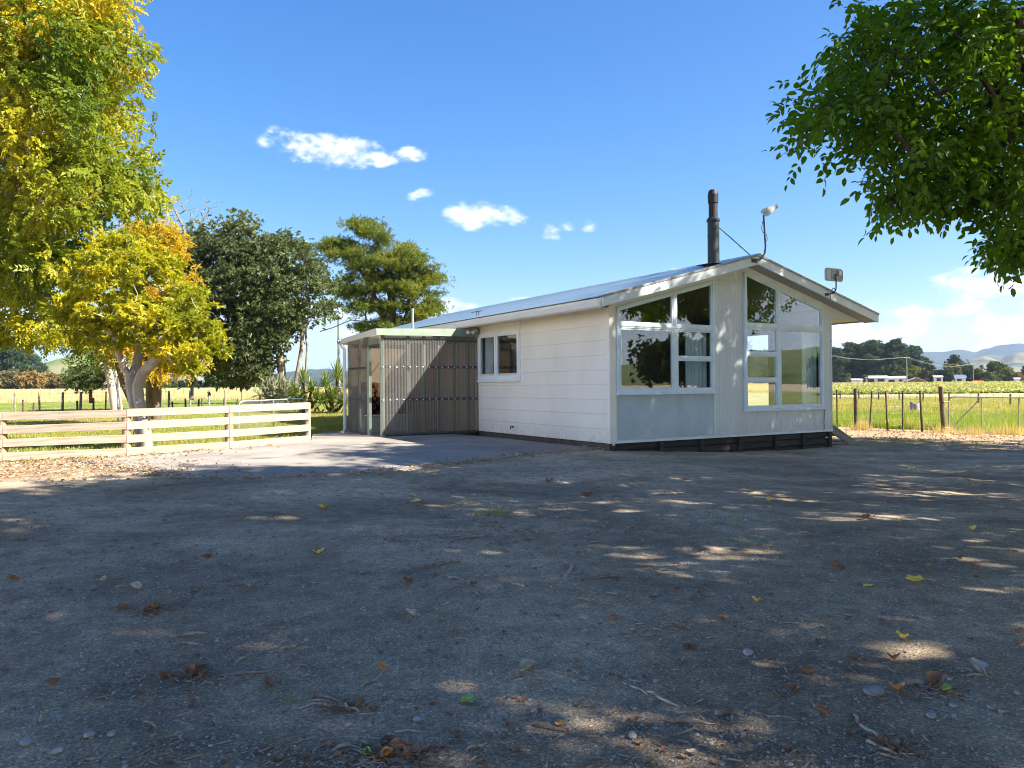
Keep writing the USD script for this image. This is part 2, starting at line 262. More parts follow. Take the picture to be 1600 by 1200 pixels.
M['rail_old'] = pbr('rail_old', (.20, .145, .095), (.39, .31, .235), .8, 7, .4, 40, coord='object', stretch=(.25, 4, 4), rnd=.15, lo=.25, hi=.55)
M['post_wood'] = pbr('post_wood', (.22, .15, .085), (.34, .25, .16), .8, 6, .4, 20, stretch=(4, 4, .5))
M['post_dark'] = pbr('post_dark', (.055, .038, .026), (.16, .11, .08), .9, 9, .6, 25, stretch=(3, 3, .4))
M['post_grey'] = pbr('post_grey', (.17, .13, .10), (.30, .25, .20), .9, 5, .4, 25)
M['post_white'] = pbr('post_white', (.62, .6, .56), (.7, .68, .64), .8, 5)
M['wire'] = pbr('wire', (.22, .22, .22), (.3, .3, .3), .7, 5)
M['green_frame'] = pbr('green_frame', (.27, .32, .25), (.34, .39, .31), .5, 4)
M['fascia_green'] = pbr('fascia_green', (.18, .225, .165), (.235, .28, .21), .5, 3, .1, 40)
M['purlin'] = pbr('purlin', (.02, .024, .027), (.05, .055, .05), .6, 6)
M['lining'] = pbr('lining', (.50, .38, .26), (.60, .47, .34), .8, 1.5)
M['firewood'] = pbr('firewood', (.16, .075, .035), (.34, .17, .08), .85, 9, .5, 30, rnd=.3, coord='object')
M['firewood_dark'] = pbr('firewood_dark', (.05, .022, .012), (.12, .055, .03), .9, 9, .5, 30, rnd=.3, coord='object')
M['step_wood'] = pbr('step_wood', (.17, .15, .115), (.30, .27, .21), .85, 4, .3, 25, coord='object', stretch=(.4, 4, 4))
M['white_plastic'] = pbr('white_plastic', (.72, .74, .76), (.76, .78, .8), .35, 3)
M['grey_plastic'] = pbr('grey_plastic', (.45, .46, .43), (.55, .55, .51), .4, 5)
M['dark_metal'] = pbr('dark_metal', (.04, .045, .06), (.075, .08, .10), .4, 8)
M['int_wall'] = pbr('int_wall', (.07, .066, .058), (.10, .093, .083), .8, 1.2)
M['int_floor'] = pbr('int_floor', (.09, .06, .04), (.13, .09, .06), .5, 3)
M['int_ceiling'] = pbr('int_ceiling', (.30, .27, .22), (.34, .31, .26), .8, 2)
M['curtain'] = pbr('curtain', (.42, .53, .55), (.55, .65, .66), .9, 3)
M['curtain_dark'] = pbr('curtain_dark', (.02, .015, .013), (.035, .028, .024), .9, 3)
M['dead_leaf'] = pbr('dead_leaf', (.17, .08, .042), (.32, .17, .09), .8, 30, rnd=.3)
M['orange_leaf'] = pbr('orange_leaf', (.58, .20, .04), (.70, .32, .06), .6, 30)
M['yellow_leaf'] = pbr('yellow_leaf', (.66, .48, .04), (.80, .64, .14), .55, 30, rnd=.15)
M['green_leaf'] = pbr('green_leaf', (.22, .36, .07), (.32, .46, .12), .5, 30)
M['pale_leaf'] = pbr('pale_leaf', (.32, .27, .20), (.45, .38, .29), .8, 30, rnd=.2)
M['stick'] = pbr('stick', (.17, .12, .085), (.42, .33, .25), .9, 25, rnd=.35)
M['stone'] = pbr('stone', (.19, .175, .15), (.34, .31, .27), .85, 40, rnd=.4, coord='object')
M['stone_pale'] = pbr('stone_pale', (.22, .21, .20), (.34, .325, .30), .8, 30, rnd=.2)
M['stump'] = pbr('stump', (.20, .175, .15), (.38, .34, .30), .9, 8, .6, 20, stretch=(3, 3, .5))
M['shed_white'] = pbr('shed_white', (.40, .40, .40), (.47, .47, .46), .6, 1)
M['shed_grey'] = pbr('shed_grey', (.3, .32, .34), (.4, .42, .44), .6, 1)
M['shed_brown'] = pbr('shed_brown', (.10, .06, .05), (.14, .09, .07), .7, 1)
M['red_mesh'] = pbr('red_mesh', (.60, .11, .06), (.7, .16, .08), .6, 1)
def glass_mat(name, tint=(.95, .97, .96)):
    n = {'t': ('transparent_bsdf', {'color': tint}), 'g': ('glossy_bsdf', {'color': (1, 1, 1), 'roughness': 0.004}), 'f': ('layer_weight', {'blend': .5}), 'pw': ('math', {'math_type': 'power', 'value2': 3.0}), 'k': ('math', {'math_type': 'multiply_add', 'value2': .8, 'value3': .12, 'use_clamp': True}), 'm': ('mix_closure', {}),
         'ge': ('geometry', {}), 'n': ('noise_texture', {'scale': .9, 'detail': 1.0}), 'b': ('bump', {'strength': .03, 'distance': .02})}
    return matnodes(name, n, [('f.facing', 'pw.value1'), ('pw.value', 'k.value1'), ('k.value', 'm.fac'), ('t.BSDF', 'm.closure1'), ('g.BSDF', 'm.closure2'), ('ge.position', 'n.vector'), ('n.fac', 'b.height'), ('b.normal', 'g.normal')], 'm.closure')
M['glass'] = glass_mat('glass')
def sheet_mat(name, col, clear, trans):
    n = {'ge': ('geometry', {}), 'n': ('noise_texture', {'scale': 2.2, 'detail': 5.0}), 'r': ('rgb_ramp', {'ramp': [(.35, tuple(c * .8 for c in col)), (.65, col)]}), 'p': ('principled_bsdf', {'roughness': .28, 'specular_ior_level': .6}), 'tl': ('translucent_bsdf', {}), 'tr': ('transparent_bsdf', {'color': (.86, .84, .78)}), 'a': ('mix_closure', {'fac': trans}), 'm': ('mix_closure', {'fac': clear})}
    return matnodes(name, n, [('ge.position', 'n.vector'), ('n.fac', 'r.fac'), ('r.color', 'p.base_color'), ('r.color', 'tl.color'), ('p.BSDF', 'a.closure1'), ('tl.BSDF', 'a.closure2'), ('a.closure', 'm.closure1'), ('tr.BSDF', 'm.closure2')], 'm.closure')
M['clear_sheet'] = sheet_mat('clear_sheet', (.20, .19, .18), .47, .30)
M['clear_roof'] = sheet_mat('clear_roof', (.50, .48, .42), .16, .36)

def ground_mat():
    n = {'g': ('geometry', {}), 'a': ('attribute', {'attribute': 'zone'}), 'n1': ('noise_texture', {'scale': .35, 'detail': 8.0, 'roughness': .65}), 'n2': ('noise_texture', {'scale': 6.0, 'detail': 6.0, 'roughness': .7}), 'r': ('rgb_ramp', {'ramp': [(.3, (.6, .66, .5)), (.7, (1.35, 1.3, 1.5))]}), 'r2': ('rgb_ramp', {'ramp': [(.3, (.55, .55, .55)), (.7, (1.35, 1.35, 1.3))]}),
         'm1': ('mix_color', {'blend_type': 'multiply', 'fac': 1.0, 'use_clamp': False}), 'm2': ('mix_color', {'blend_type': 'multiply', 'fac': 1.0, 'use_clamp': False}), 'b': ('bump', {'strength': .8, 'distance': .05}), 'p': ('principled_bsdf', {'roughness': .95, 'specular_ior_level': .1})}
    return matnodes('ground', n, [('g.position', 'n1.vector'), ('g.position', 'n2.vector'), ('n1.fac', 'r.fac'), ('n2.fac', 'r2.fac'), ('a.color', 'm1.a'), ('r.color', 'm1.b'), ('m1.result', 'm2.a'), ('r2.color', 'm2.b'), ('m2.result', 'p.base_color'), ('n2.fac', 'b.height'), ('b.normal', 'p.normal')], 'p.BSDF')
M['ground'] = ground_mat()
def gravel_mat():
    n = {'g': ('geometry', {}), 'big': ('noise_texture', {'scale': .55, 'detail': 7.0, 'roughness': .62, 'distortion': .6}), 'fine': ('noise_texture', {'scale': 75.0, 'detail': 8.0, 'roughness': .75}), 'tm': ('mapping', {'rotation': (0, 0, .55), 'scale': (.5, 1.4, 1)}), 'trk': ('noise_texture', {'scale': .8, 'detail': 4.0, 'roughness': .55, 'distortion': .4}), 'tr': ('rgb_ramp', {'ramp': [(.34, (.80, .79, .78)), (.5, (1., 1., 1.)), (.62, (1.2, 1.18, 1.15))]}), 'm4': ('mix_color', {'blend_type': 'multiply', 'fac': 1., 'use_clamp': False}), 'mid': ('noise_texture', {'scale': 7.0, 'detail': 7.0, 'roughness': .7}),
         'vor': ('voronoi_texture', {'scale': 95.0, 'randomness': 1.0}), 'vr': ('rgb_ramp', {'ramp': [(0., (.62, .62, .64)), (.5, (1., 1., 1.)), (.8, (1.15, 1.14, 1.1)), (1., (2.2, 2.1, 2.0))]}), 'sv': ('separate_color', {}),
         'rb': ('rgb_ramp', {'ramp': [(.30, (.235, .178, .118)), (.45, (.375, .29, .195)), (.58, (.50, .395, .27)), (.72, (.37, .262, .165))]}), 'rm': ('rgb_ramp', {'ramp': [(.3, (.62, .62, .62)), (.52, (1., 1., 1.)), (.72, (1.3, 1.28, 1.22))]}), 'rf': ('rgb_ramp', {'ramp': [(.32, (.48, .48, .48)), (.5, (.97, .97, .97)), (.67, (1.5, 1.48, 1.45))]}),
         'm1': ('mix_color', {'blend_type': 'multiply', 'fac': 1., 'use_clamp': False}), 'm2': ('mix_color', {'blend_type': 'multiply', 'fac': 1., 'use_clamp': False}), 'm3': ('mix_color', {'blend_type': 'multiply', 'fac': .6, 'use_clamp': False}),
         'z': ('attribute', {'attribute': 'litter'}), 'zn': ('math', {'math_type': 'multiply_add', 'value2': 1.3, 'value3': -.65}), 'zs': ('math', {'math_type': 'add', 'use_clamp': True}), 'zm': ('map_range', {'range_type': 'smoothstep', 'from_min': .3, 'from_max': .7}),
         'lc': ('rgb_ramp', {'ramp': [(.3, (.17, .105, .06)), (.5, (.34, .24, .145)), (.68, (.46, .35, .23))]}), 'mix': ('mix_color', {'use_clamp': False}),
         'h': ('math', {'math_type': 'multiply_add', 'value2': .5}), 'b': ('bump', {'strength': 1.0, 'distance': .02}), 'p': ('principled_bsdf', {'roughness': .92, 'specular_ior_level': .18})}
    l = [('g.position', x + '.vector') for x in ('big', 'fine', 'mid', 'vor')]
    l += [('big.fac', 'rb.fac'), ('mid.fac', 'rm.fac'), ('fine.fac', 'rf.fac'), ('rb.color', 'm1.a'), ('rm.color', 'm1.b'), ('m1.result', 'm2.a'), ('rf.color', 'm2.b'), ('vor.color', 'sv.color'), ('sv.r', 'vr.fac'), ('m2.result', 'm4.a'), ('g.position', 'tm.vector'), ('tm.vector', 'trk.vector'), ('trk.fac', 'tr.fac'), ('tr.color', 'm4.b'), ('m4.result', 'm3.a'), ('vr.color', 'm3.b'),
          ('z.fac', 'zs.value1'), ('mid.fac', 'zn.value1'), ('zn.value', 'zs.value2'), ('zs.value', 'zm.value'), ('zm.result', 'mix.fac'), ('m3.result', 'mix.a'), ('fine.fac', 'lc.fac'), ('lc.color', 'mix.b'), ('mix.result', 'p.base_color'),
          ('vor.distance', 'h.value1'), ('fine.fac', 'h.value3'), ('h.value', 'b.height'), ('b.normal', 'p.normal')]
    return matnodes('gravel', n, l, 'p.BSDF')
M['gravel'] = gravel_mat()
def concrete_mat():
    n = {'g': ('geometry', {}), 'big': ('noise_texture', {'scale': .8, 'detail': 7.0, 'roughness': .65, 'distortion': .5}), 'fine': ('noise_texture', {'scale': 30.0, 'detail': 6.0, 'roughness': .7}), 'rb': ('rgb_ramp', {'ramp': [(.3, (.19, .168, .14)), (.52, (.29, .255, .215)), (.7, (.36, .31, .25))]}), 'rf': ('rgb_ramp', {'ramp': [(.3, (.8, .8, .8)), (.7, (1.15, 1.15, 1.15))]}),
         'm': ('mix_color', {'blend_type': 'multiply', 'fac': 1., 'use_clamp': False}), 'b': ('bump', {'strength': .4, 'distance': .006}), 'p': ('principled_bsdf', {'roughness': .85, 'specular_ior_level': .25})}
    return matnodes('concrete', n, [('g.position', 'big.vector'), ('g.position', 'fine.vector'), ('big.fac', 'rb.fac'), ('fine.fac', 'rf.fac'), ('rb.color', 'm.a'), ('rf.color', 'm.b'), ('m.result', 'p.base_color'), ('fine.fac', 'b.height'), ('b.normal', 'p.normal')], 'p.BSDF')
M['concrete'] = concrete_mat()
def hill_mat(name, cols, s):
    n = {'g': ('geometry', {}), 'n': ('noise_texture', {'scale': s, 'detail': 8.0, 'roughness': .6, 'distortion': .5}), 'r': ('rgb_ramp', {'ramp': [(.36 + .3 * i / (len(cols) - 1), c) for i, c in enumerate(cols)]}), 'p': ('principled_bsdf', {'roughness': .95, 'specular_ior_level': .05})}
    return matnodes(name, n, [('g.position', 'n.vector'), ('n.fac', 'r.fac'), ('r.color', 'p.base_color')], 'p.BSDF')
M['hill_grass'] = hill_mat('hill_grass', [(.10, .17, .045), (.17, .20, .08), (.27, .24, .13), (.12, .17, .05)], .012)
M['hill_green'] = hill_mat('hill_green', [(.045, .09, .02), (.12, .18, .035), (.17, .19, .06), (.05, .10, .025)], .02)
M['hill_far'] = hill_mat('hill_far', [(.018, .03, .03), (.032, .045, .04), (.055, .06, .045)], .0022)
M['hill_tan'] = hill_mat('hill_tan', [(.04, .06, .035), (.12, .11, .07), (.18, .155, .10), (.07, .08, .045)], .004)

# ---------------------------------------------------------------- terrain
_cp = np.array([(0, 2, -1.42), (0, 6, -1.38), (-4, 4, -1.40), (5, 4, -1.42), (-6, 9.5, -1.33), (-9.2, 13.2, -1.31), (-7.2, 14.2, -1.275), (-5.7, 15.2, -1.24), (-4.4, 17, -1.22), (1.6, 14.4, -1.255), (-.5, 17.5, -1.215), (4.2, 16, -1.44), (7.4, 17.8, -1.5), (10, 20, -1.5), (14, 23, -1.5), (-12, 18, -1.25), (6, 10, -1.42), (10, 8, -1.45),
                (-8, 30, -1.16), (0, 40, -1.2), (15, 40, -1.42), (-25, 45, -1.22), (25, 35, -1.46), (-4.2, 19.6, -1.2), (0, -15, -1.45), (-30, 0, -1.4), (30, 0, -1.5), (40, 60, -1.4), (-40, 60, -1.2), (0, 62, -1.2), (-20, 20, -1.28), (30, 20, -1.5), (0, 11, -1.33), (-3, 12.5, -1.28)])
_rbf = RBFInterpolator(_cp[:, :2], _cp[:, 2], kernel='thin_plate_spline', smoothing=.02)
def zg(x, y):
    x, y = np.broadcast_arrays(np.asarray(x, float), np.asarray(y, float)); s = x.shape; P = np.stack([x.ravel(), y.ravel()], 1)
    r = np.hypot(P[:, 0], P[:, 1]); k = np.minimum(1, 58 / np.maximum(r, 1e-6)); z = _rbf(P * k[:, None])
    far = np.where(P[:, 0] > 0, -.15, .12) * smoothstep(np.abs(P[:, 0]), 0, 60) + .0
    t = smoothstep(r, 58, 260); z = z * (1 - t) + (far - .05) * t
    z = z - 6 * smoothstep(r, 900, 5000)
    return z.reshape(s)
def G(px, py):
    """Where the sight line of a pixel of the photograph meets the ground."""
    d = ray(px, py); t = 15.0
    ts = np.geomspace(1.5, 900, 1500); h = ts * d[2] - zg(ts * d[0], ts * d[1]); i = np.argmax(h < 0)
    a, b = (ts[i - 1], ts[i]) if i > 0 else (ts[-2], ts[-1])
    for _ in range(25):
        t = (a + b) / 2
        if t * d[2] - float(zg(t * d[0], t * d[1])) < 0: b = t
        else: a = t
    return d * b
def terrain():
    ang = np.radians(np.concatenate([np.arange(-48, 48.01, .3), np.arange(52, 309, 4.0)])); rr = np.concatenate([[0.], np.geomspace(.8, 9000, 300)])
    A, Rr = np.meshgrid(ang, rr); X, Y = Rr * np.sin(A), Rr * np.cos(A)
    near = fbm2(X, Y, .9, 3) * .02 * smoothstep(np.hypot(X, Y), 20, 30)
    Z = zg(X, Y) + near - .03
    n, k = X.shape; i = np.arange(n - 1)[:, None] * k + np.arange(k)[None]; j = np.arange(n - 1)[:, None] * k + (np.arange(k)[None] + 1) % k
    f = np.concatenate([np.stack([i, i + k, j], -1).reshape(-1, 3), np.stack([j, i + k, j + k], -1).reshape(-1, 3)])
    X, Y, Z = X.ravel(), Y.ravel(), Z.ravel(); V = np.stack([X, Y, Z], 1)
    nz = fbm2(X, Y, .25, 5); r = np.hypot(X, Y)
    C = np.tile([.15, .19, .045], (len(X), 1)).astype(float)
    def zone(c, w): C[:] = C * (1 - w[:, None]) + np.array(c) * w[:, None]
    left = smoothstep(-X, -3, 3)
    zone((.28, .27, .08), left); zone((.18, .23, .055), left * smoothstep(r, 40, 48))
    zone((.56, .47, .30), left * smoothstep(r + nz * 6, 82, 98))                           # pale seed-head band
    zone((.28, .34, .10), left * smoothstep(r + nz * 12, 190, 230))
    zone((.36, .25, .145), left * smoothstep(nz * .6 + .7 * fbm2(X * .3, Y * 1.6, .5, 8), -.05, .5) * (1 - smoothstep(r, 34, 40)))    # worn lawn with litter
    right = smoothstep(X, 3, 8)
    zone((.25, .29, .06), right * (1 - smoothstep(Y, 30, 37)))
    zone((.38, .34, .18), right * smoothstep(Y + nz * 3, 33, 40))
    zone((.58, .47, .30), right * smoothstep(r + nz * 6, 105, 130))
    zone((.24, .19, .11), (1 - smoothstep(r, 14, 26)) * .8)
    zone((.13, .16, .05), smoothstep(r, 700, 1500))
    o = obj('ground', (V, f), M['ground'], smooth=True, kind='structure')
    UsdGeom.PrimvarsAPI(stage.GetPrimAtPath('/World/ground')).CreatePrimvar('zone', Sdf.ValueTypeNames.Color3fArray, 'vertex').Set(Vt.Vec3fArray.FromNumpy(C.astype(np.float32)))
terrain()
def noisy_poly(pts, amp, seed, step=.25):
    p = Polygon(pts); L = p.exterior.length; r = np.random.default_rng(seed); n = int(L / step)
    q = np.array([p.exterior.interpolate(i * L / n).coords[0] for i in range(n)])
    c = np.convolve(np.r_[w := r.normal(0, 1, n), w[:9]], np.hanning(9) / 3, 'valid')[:n]
    t = np.roll(q, -1, 0) - np.roll(q, 1, 0); t /= np.linalg.norm(t, axis=1, keepdims=True) + 1e-9
    return Polygon(q + np.stack([t[:, 1], -t[:, 0]], 1) * (c * amp)[:, None]).buffer(0)
def sheet(poly, sizes, z, seed=0):
    """Triangulated sheet over poly; sizes: list of (polygon or None, spacing) for the inner points; z(x, y) its height."""
    b = np.array(poly.exterior.coords)[:-1]; pts = [b]; r = np.random.default_rng(seed)
    for region, sp in sizes:
        x0, y0, x1, y1 = (region or poly).bounds
        gx, gy = np.meshgrid(np.arange(x0, x1, sp), np.arange(y0, y1, sp)); q = np.stack([gx.ravel(), gy.ravel()], 1) + r.uniform(-.3, .3, (gx.size, 2)) * sp
        k = contains_xy(poly.buffer(-sp * .5), q[:, 0], q[:, 1])
        if region is not None: k &= contains_xy(region, q[:, 0], q[:, 1])
        pts.append(q[k])
    P = np.vstack(pts); T = Delaunay(P).simplices; c = P[T].mean(1); T = T[contains_xy(poly, c[:, 0], c[:, 1])]
    e = np.cross(P[T[:, 1]] - P[T[:, 0]], P[T[:, 2]] - P[T[:, 0]]); T[e < 0] = T[e < 0][:, ::-1]
    return np.column_stack([P, z(P[:, 0], P[:, 1])]), T
def gz(x, y): return zg(x, y) + .014 + .010 * fbm2(x, y, 1.4, 21) + .004 * fbm2(x, y, 9, 22, 3)
gravel_pts = [(-40, -14), (40, -14), (40, 17)] + [tuple(G(x, y)[:2]) for x, y in [(1640, 704), (1560, 694), (1450, 686), (1340, 683), (1298, 684)]] + [(5.5, 18.4), (1.0, 14.8)] + [tuple(G(x, y)[:2]) for x, y in [(940, 700), (760, 716), (600, 727), (420, 737), (280, 740), (180, 722), (100, 720), (0, 724)]] + [(-11, 13.4), (-40, 10)]
gravel = noisy_poly(gravel_pts, .10, 4)
V, T = sheet(gravel, [(sbox(-9, 1.2, 14, 22), .11), (None, .9)], gz)
gp = obj('gravel_yard', (V, T), M['gravel'], smooth=True, kind='structure')
lit = smoothstep(V[:, 0] * .25 + V[:, 1] + fbm2(V[:, 0], V[:, 1], .8, 31) * 1.0, 17.6, 22.0) * smoothstep(V[:, 0], 4, 8) + smoothstep(-V[:, 0] * .55 + V[:, 1], 13.8, 16.5) * smoothstep(-V[:, 0], 3.5, 5.2) * 1.1
UsdGeom.PrimvarsAPI(gp).CreatePrimvar('litter', Sdf.ValueTypeNames.FloatArray, 'vertex').Set(Vt.FloatArray.FromNumpy(np.clip(lit, 0, 1).astype(np.float32)))
straw = noisy_poly([tuple(G(x, y)[:2]) for x, y in [(1290, 690), (1640, 712), (1680, 690), (1640, 677), (1540, 676), (1460, 673), (1380, 669), (1300, 667)]], .22, 9)
V, T = sheet(straw, [(None, .3)], lambda x, y: zg(x, y) + .004 + .012 * fbm2(x, y, 1.8, 33))
M['straw'] = pbr('straw', (.22, .14, .075), (.52, .39, .24), .95, 9, .9, 45, spec=.1, lo=.3, hi=.66, bdist=.03)
obj('dry_grass_strip', (V, T), M['straw'], smooth=True, kind='structure')
def pz(x, y): return zg(x, y) + .036 + .003 * fbm2(x, y, .9, 44)
pad_pts = [tuple(G(x, y)[:2]) for x, y in [(958, 703), (900, 706.5), (760, 720), (660, 733), (560, 742), (430, 748), (330, 750), (265, 747), (200, 735), (110, 722), (196, 716), (357, 704), (487, 692), (489, 680), (540, 674)]] + [(-3.9, 20.2), (-2.2, 19.6), (1.9, 14.55)]
pad = noisy_poly(pad_pts, .03, 6)
V, T = sheet(pad, [(None, .25)], pz)
nb = len(pad.exterior.coords) - 1                                   # a real slab edge
bot = V[:nb] - [0, 0, .09]; base = len(V); i = np.arange(nb); j = (i + 1) % nb
V = np.vstack([V, bot]); T = np.vstack([T, np.stack([i, base + i, base + j], 1), np.stack([i, base + j, j], 1)])
obj('concrete_drive', (V, T), M['concrete'], kind='structure')

# ---------------------------------------------------------------- the house (its own frame: u along the gable end, v along the side wall)
YAW = .536
HB = np.array([math.cos(YAW), math.sin(YAW), 0]); HA = np.array([-math.sin(YAW), math.cos(YAW), 0]); HC = np.array([1.867, 14.5, 0.])
def hw(u, v, z=0.0): return HC + HB * u + HA * v + np.array([0, 0, z])
def hzg(u, v): p = hw(u, v); return float(zg(p[0], p[1]))
def onplane(px, py, v=0.0):
    d = ray(px, py); t = ((HC + HA * v) @ HA) / (d @ HA); P = d * t - HC; return P @ HB, P[2]
def onside(px, py, u=0.0):
    d = ray(px, py); t = ((HC + HB * u) @ HB) / (d @ HB); P = d * t - HC; return P @ HA, P[2]
class House:
    """Collects meshes in house coordinates and writes them under a thing whose origin is (u, v, z)."""
    def __init__(s, name, label, cat, o=(0, 0, 0), group=None):
        s.o = np.asarray(o, float); s.p = thing(name, label, cat, hw(*o), YAW, group)
    def add(s, name, mesh, mat, parent=None, smooth=False, label=None, kind=None):
        m = cat_mesh(mesh if isinstance(mesh, list) else [mesh]); m = m.copy(); m.apply_translation(-s.o)
        return obj(name, m, M[mat], parent or s.p, smooth, label=label, kind=kind)
    def part(s, name): return group_part(name, s.p)
    def board(s, name, p0, p1, h, t, mat, parent=None, ch=.003, up=(0, 0, 1)):
        return board(name, np.asarray(p0) - s.o, np.asarray(p1) - s.o, h, t, M[mat], parent or s.p, ch, up)
def prism(pts, v0, v1, axis='v'):
    """Polygon in (u, z) drawn out along v, or in (v, z) along u."""
    p = pts if isinstance(pts, Polygon) else Polygon(pts)
    ms = [trimesh.creation.extrude_polygon(g, v1 - v0, engine='earcut') for g in getattr(p, 'geoms', [p]) if g.area > 1e-7]
    m = cat_mesh(ms); V = m.vertices.copy()
    if axis == 'v': m = trimesh.Trimesh(np.column_stack([V[:, 0], V[:, 2] + v0, V[:, 1]]), m.faces[:, ::-1], process=False)
    else: m = trimesh.Trimesh(np.column_stack([V[:, 2] + v0, V[:, 0], V[:, 1]]), m.faces, process=False)
    return m
def flat(pts, v=None, u=None):
    """One flat sheet facing out of the wall."""
    m = trimesh.creation.triangulate_polygon(Polygon(pts), engine='earcut'); P, f = np.asarray(m[0]), np.asarray(m[1])
    P = np.column_stack([P[:, 0], np.full(len(P), v), P[:, 1]]) if v is not None else np.column_stack([np.full(len(P), u), P[:, 0], P[:, 1]])
    return trimesh.Trimesh(P, f, process=False)
ZB, HWID, OV, APEX, RZ, SL = -1.115, 6.47, .35, 3.66, 2.70, .262
EL, ER, HLEN = -.42, 7.74, 14.5
zt = lambda u: RZ - SL * abs(u - APEX)
zs = lambda u: zt(u) - .19
house = House('timber_house', 'single storey cream timber house with black flue and large gable windows', 'house')
# roof: corrugated sheets on both slopes, ridge cap, bargeboards
def corrugated(p00, du, dv, pitch=.076, amp=.009, per=6):
    """Sheet from p00: du runs straight, dv runs across the waves; the waves rise along the sheet's normal."""
    p00, du, dv = (np.asarray(x, float) for x in (p00, du, dv)); L = np.linalg.norm(dv); n = int(L / pitch * per) + 1
    nrm = np.cross(du, dv); nrm /= np.linalg.norm(nrm); t = np.linspace(0, 1, n); w = np.cos(t * L / pitch * 2 * np.pi) * amp
    a = p00 + t[:, None] * dv + w[:, None] * nrm; V = np.vstack([a, a + du]); i = np.arange(n - 1)
    return trimesh.Trimesh(V, np.vstack([np.stack([i, i + n, i + 1], 1), np.stack([i + 1, i + n, i + n + 1], 1)]), process=False)
dv = (0, HLEN + OV + .25, 0)
rl = house.part('roof')
v0 = -OV - .03; k = 0
while v0 < HLEN + .2:                                                # each roofing sheet about a metre and a half wide
    w = min(.076 * 20, HLEN + .25 - v0)
    house.add('roof_sheet', corrugated((EL - .05, v0, zt(EL) - .01), (APEX - EL + .05, 0, zt(APEX) - zt(EL) + .012), (0, w, 0)), 'roof', rl, smooth=60)
    house.add('roof_sheet', corrugated((ER + .05, v0, zt(ER) - .01), (APEX - ER - .05, 0, zt(APEX) - zt(ER) + .012), (0, w, 0)), 'roof', rl, smooth=60)
    v0 += w
house.add('ridge_cap', prism([(APEX - .17, zt(APEX - .17) + .014), (APEX - .03, RZ + .026), (APEX + .03, RZ + .026), (APEX + .17, zt(APEX + .17) + .014), (APEX + .17, zt(APEX + .17) + .02), (APEX + .03, RZ + .034), (APEX - .03, RZ + .034), (APEX - .17, zt(APEX - .17) + .02)], -OV - .04, HLEN + .26), 'roof', rl)
rp = Polygon([(EL, zt(EL) - .022), (APEX, RZ - .022), (ER, zt(ER) - .022), (ER, zs(ER) + .03), (APEX, zs(APEX) + .03), (EL, zs(EL) + .03)])
house.add('roof_lining', prism(rp, -OV + .05, HLEN), 'soffit', rl)
for a, b, nm in ((EL - .02, APEX, 'L'), (APEX, ER + .02, 'R')):
    bp = [(a, zt(a) - .015), (b, zt(b) - .015), (b, zs(b) - .004), (a, zs(a) - .004)]
    house.add('bargeboard', prism(bp, -OV - .012, -OV + .02), 'barge_paint')
    house.add('barge_flashing', prism([(a, zt(a) + .022), (b, zt(b) + .022), (b, zt(b) - .02), (a, zt(a) - .02)], -OV - .03, -OV - .014), 'galv_dull', rl)
# soffits
house.add('soffit', [prism([(EL, zs(EL) + .028), (APEX, zs(APEX) + .028), (ER, zs(ER) + .028), (ER, zs(ER)), (APEX, zs(APEX)), (EL, zs(EL))], -OV + .022, .0)], 'soffit')
house.add('soffit', box(EL, .0, .03, 5.95, 1.455, 1.475), 'cream_trim')
house.add('fascia', box(EL - .022, EL, -OV + .03, HLEN, 1.44, 1.60), 'cream_trim')
house.add('porch_ceiling', box(HWID + .02, ER - .05, .04, HLEN, 1.495, 1.515), 'cream_trim')
house.add('fascia', box(ER - .02, ER + .002, -OV + .03, HLEN, 1.46, 1.60), 'barge_paint')
g = [(-.0, 0), (-.0, .105)]; gu = EL - .024
prof = [(gu, 1.535), (gu, 1.425), (gu - .06, 1.415), (gu - .105, 1.44), (gu - .12, 1.49), (gu - .12, 1.53), (gu - .128, 1.53), (gu - .128, 1.488), (gu - .112, 1.432), (gu - .062, 1.405), (gu + .002, 1.415), (gu + .002, 1.535)]
gut = prism(prof, -OV + .02, 5.97)
house.add('gutter', [gut, prism([(gu, 1.535), (gu, 1.42), (gu - .062, 1.41), (gu - .108, 1.436), (gu - .124, 1.49), (gu - .124, 1.533)], -OV + .012, -OV + .02), prism([(gu, 1.535), (gu, 1.42), (gu - .062, 1.41), (gu - .108, 1.436), (gu - .124, 1.49), (gu - .124, 1.533)], 5.97, 5.978)], 'gutter', smooth=35)
# side wall of weatherboards
sw = house.part('side_wall')
house.add('backing', [box(.012, .09, .02, 3.28, ZB, 1.5), box(.012, .09, 5.28, HLEN, ZB, 1.5), box(.012, .09, 3.28, 5.28, ZB, .12), box(.012, .09, 3.28, 5.28, 1.30, 1.5)], 'cream', sw)
lines = [1.47, 1.15, .858, .575, .288, .006, -.28, -.56, -.846, ZB]
def wb(va, vb, za, zb_, sag=0): return trimesh.convex.convex_hull(np.array([(x, v, z) for v in (va, vb) for x, z in ((.012, za), (-.004, za + .004), (-.013, za), (-.026, zb_), (-.022, zb_ - .006), (.012, zb_ - .006))]))
for i in range(9):
    za, zb_ = lines[i], lines[i + 1] + .004
    spans = [(.07, 3.27)] if i < 4 else [(.07, 2.06), (2.0632, 5.24)] if i == 4 else [(.07, 1.06), (1.0632, 5.24)] if i == 6 else [(.07, 5.24)]
    for a, b in spans: house.add('weatherboard', wb(a, b, za, zb_), 'cream', sw)
    if i >= 0: house.add('weatherboard', wb(5.30, HLEN, za, zb_), 'cream', sw)
house.add('window_head_panel', box(-.014, .012, 3.30, 5.24, 1.272, 1.47), 'cream', sw)
house.add('facing_board', box(-.045, .012, 3.235, 3.29, .10, 1.47, .004), 'white_paint', sw)
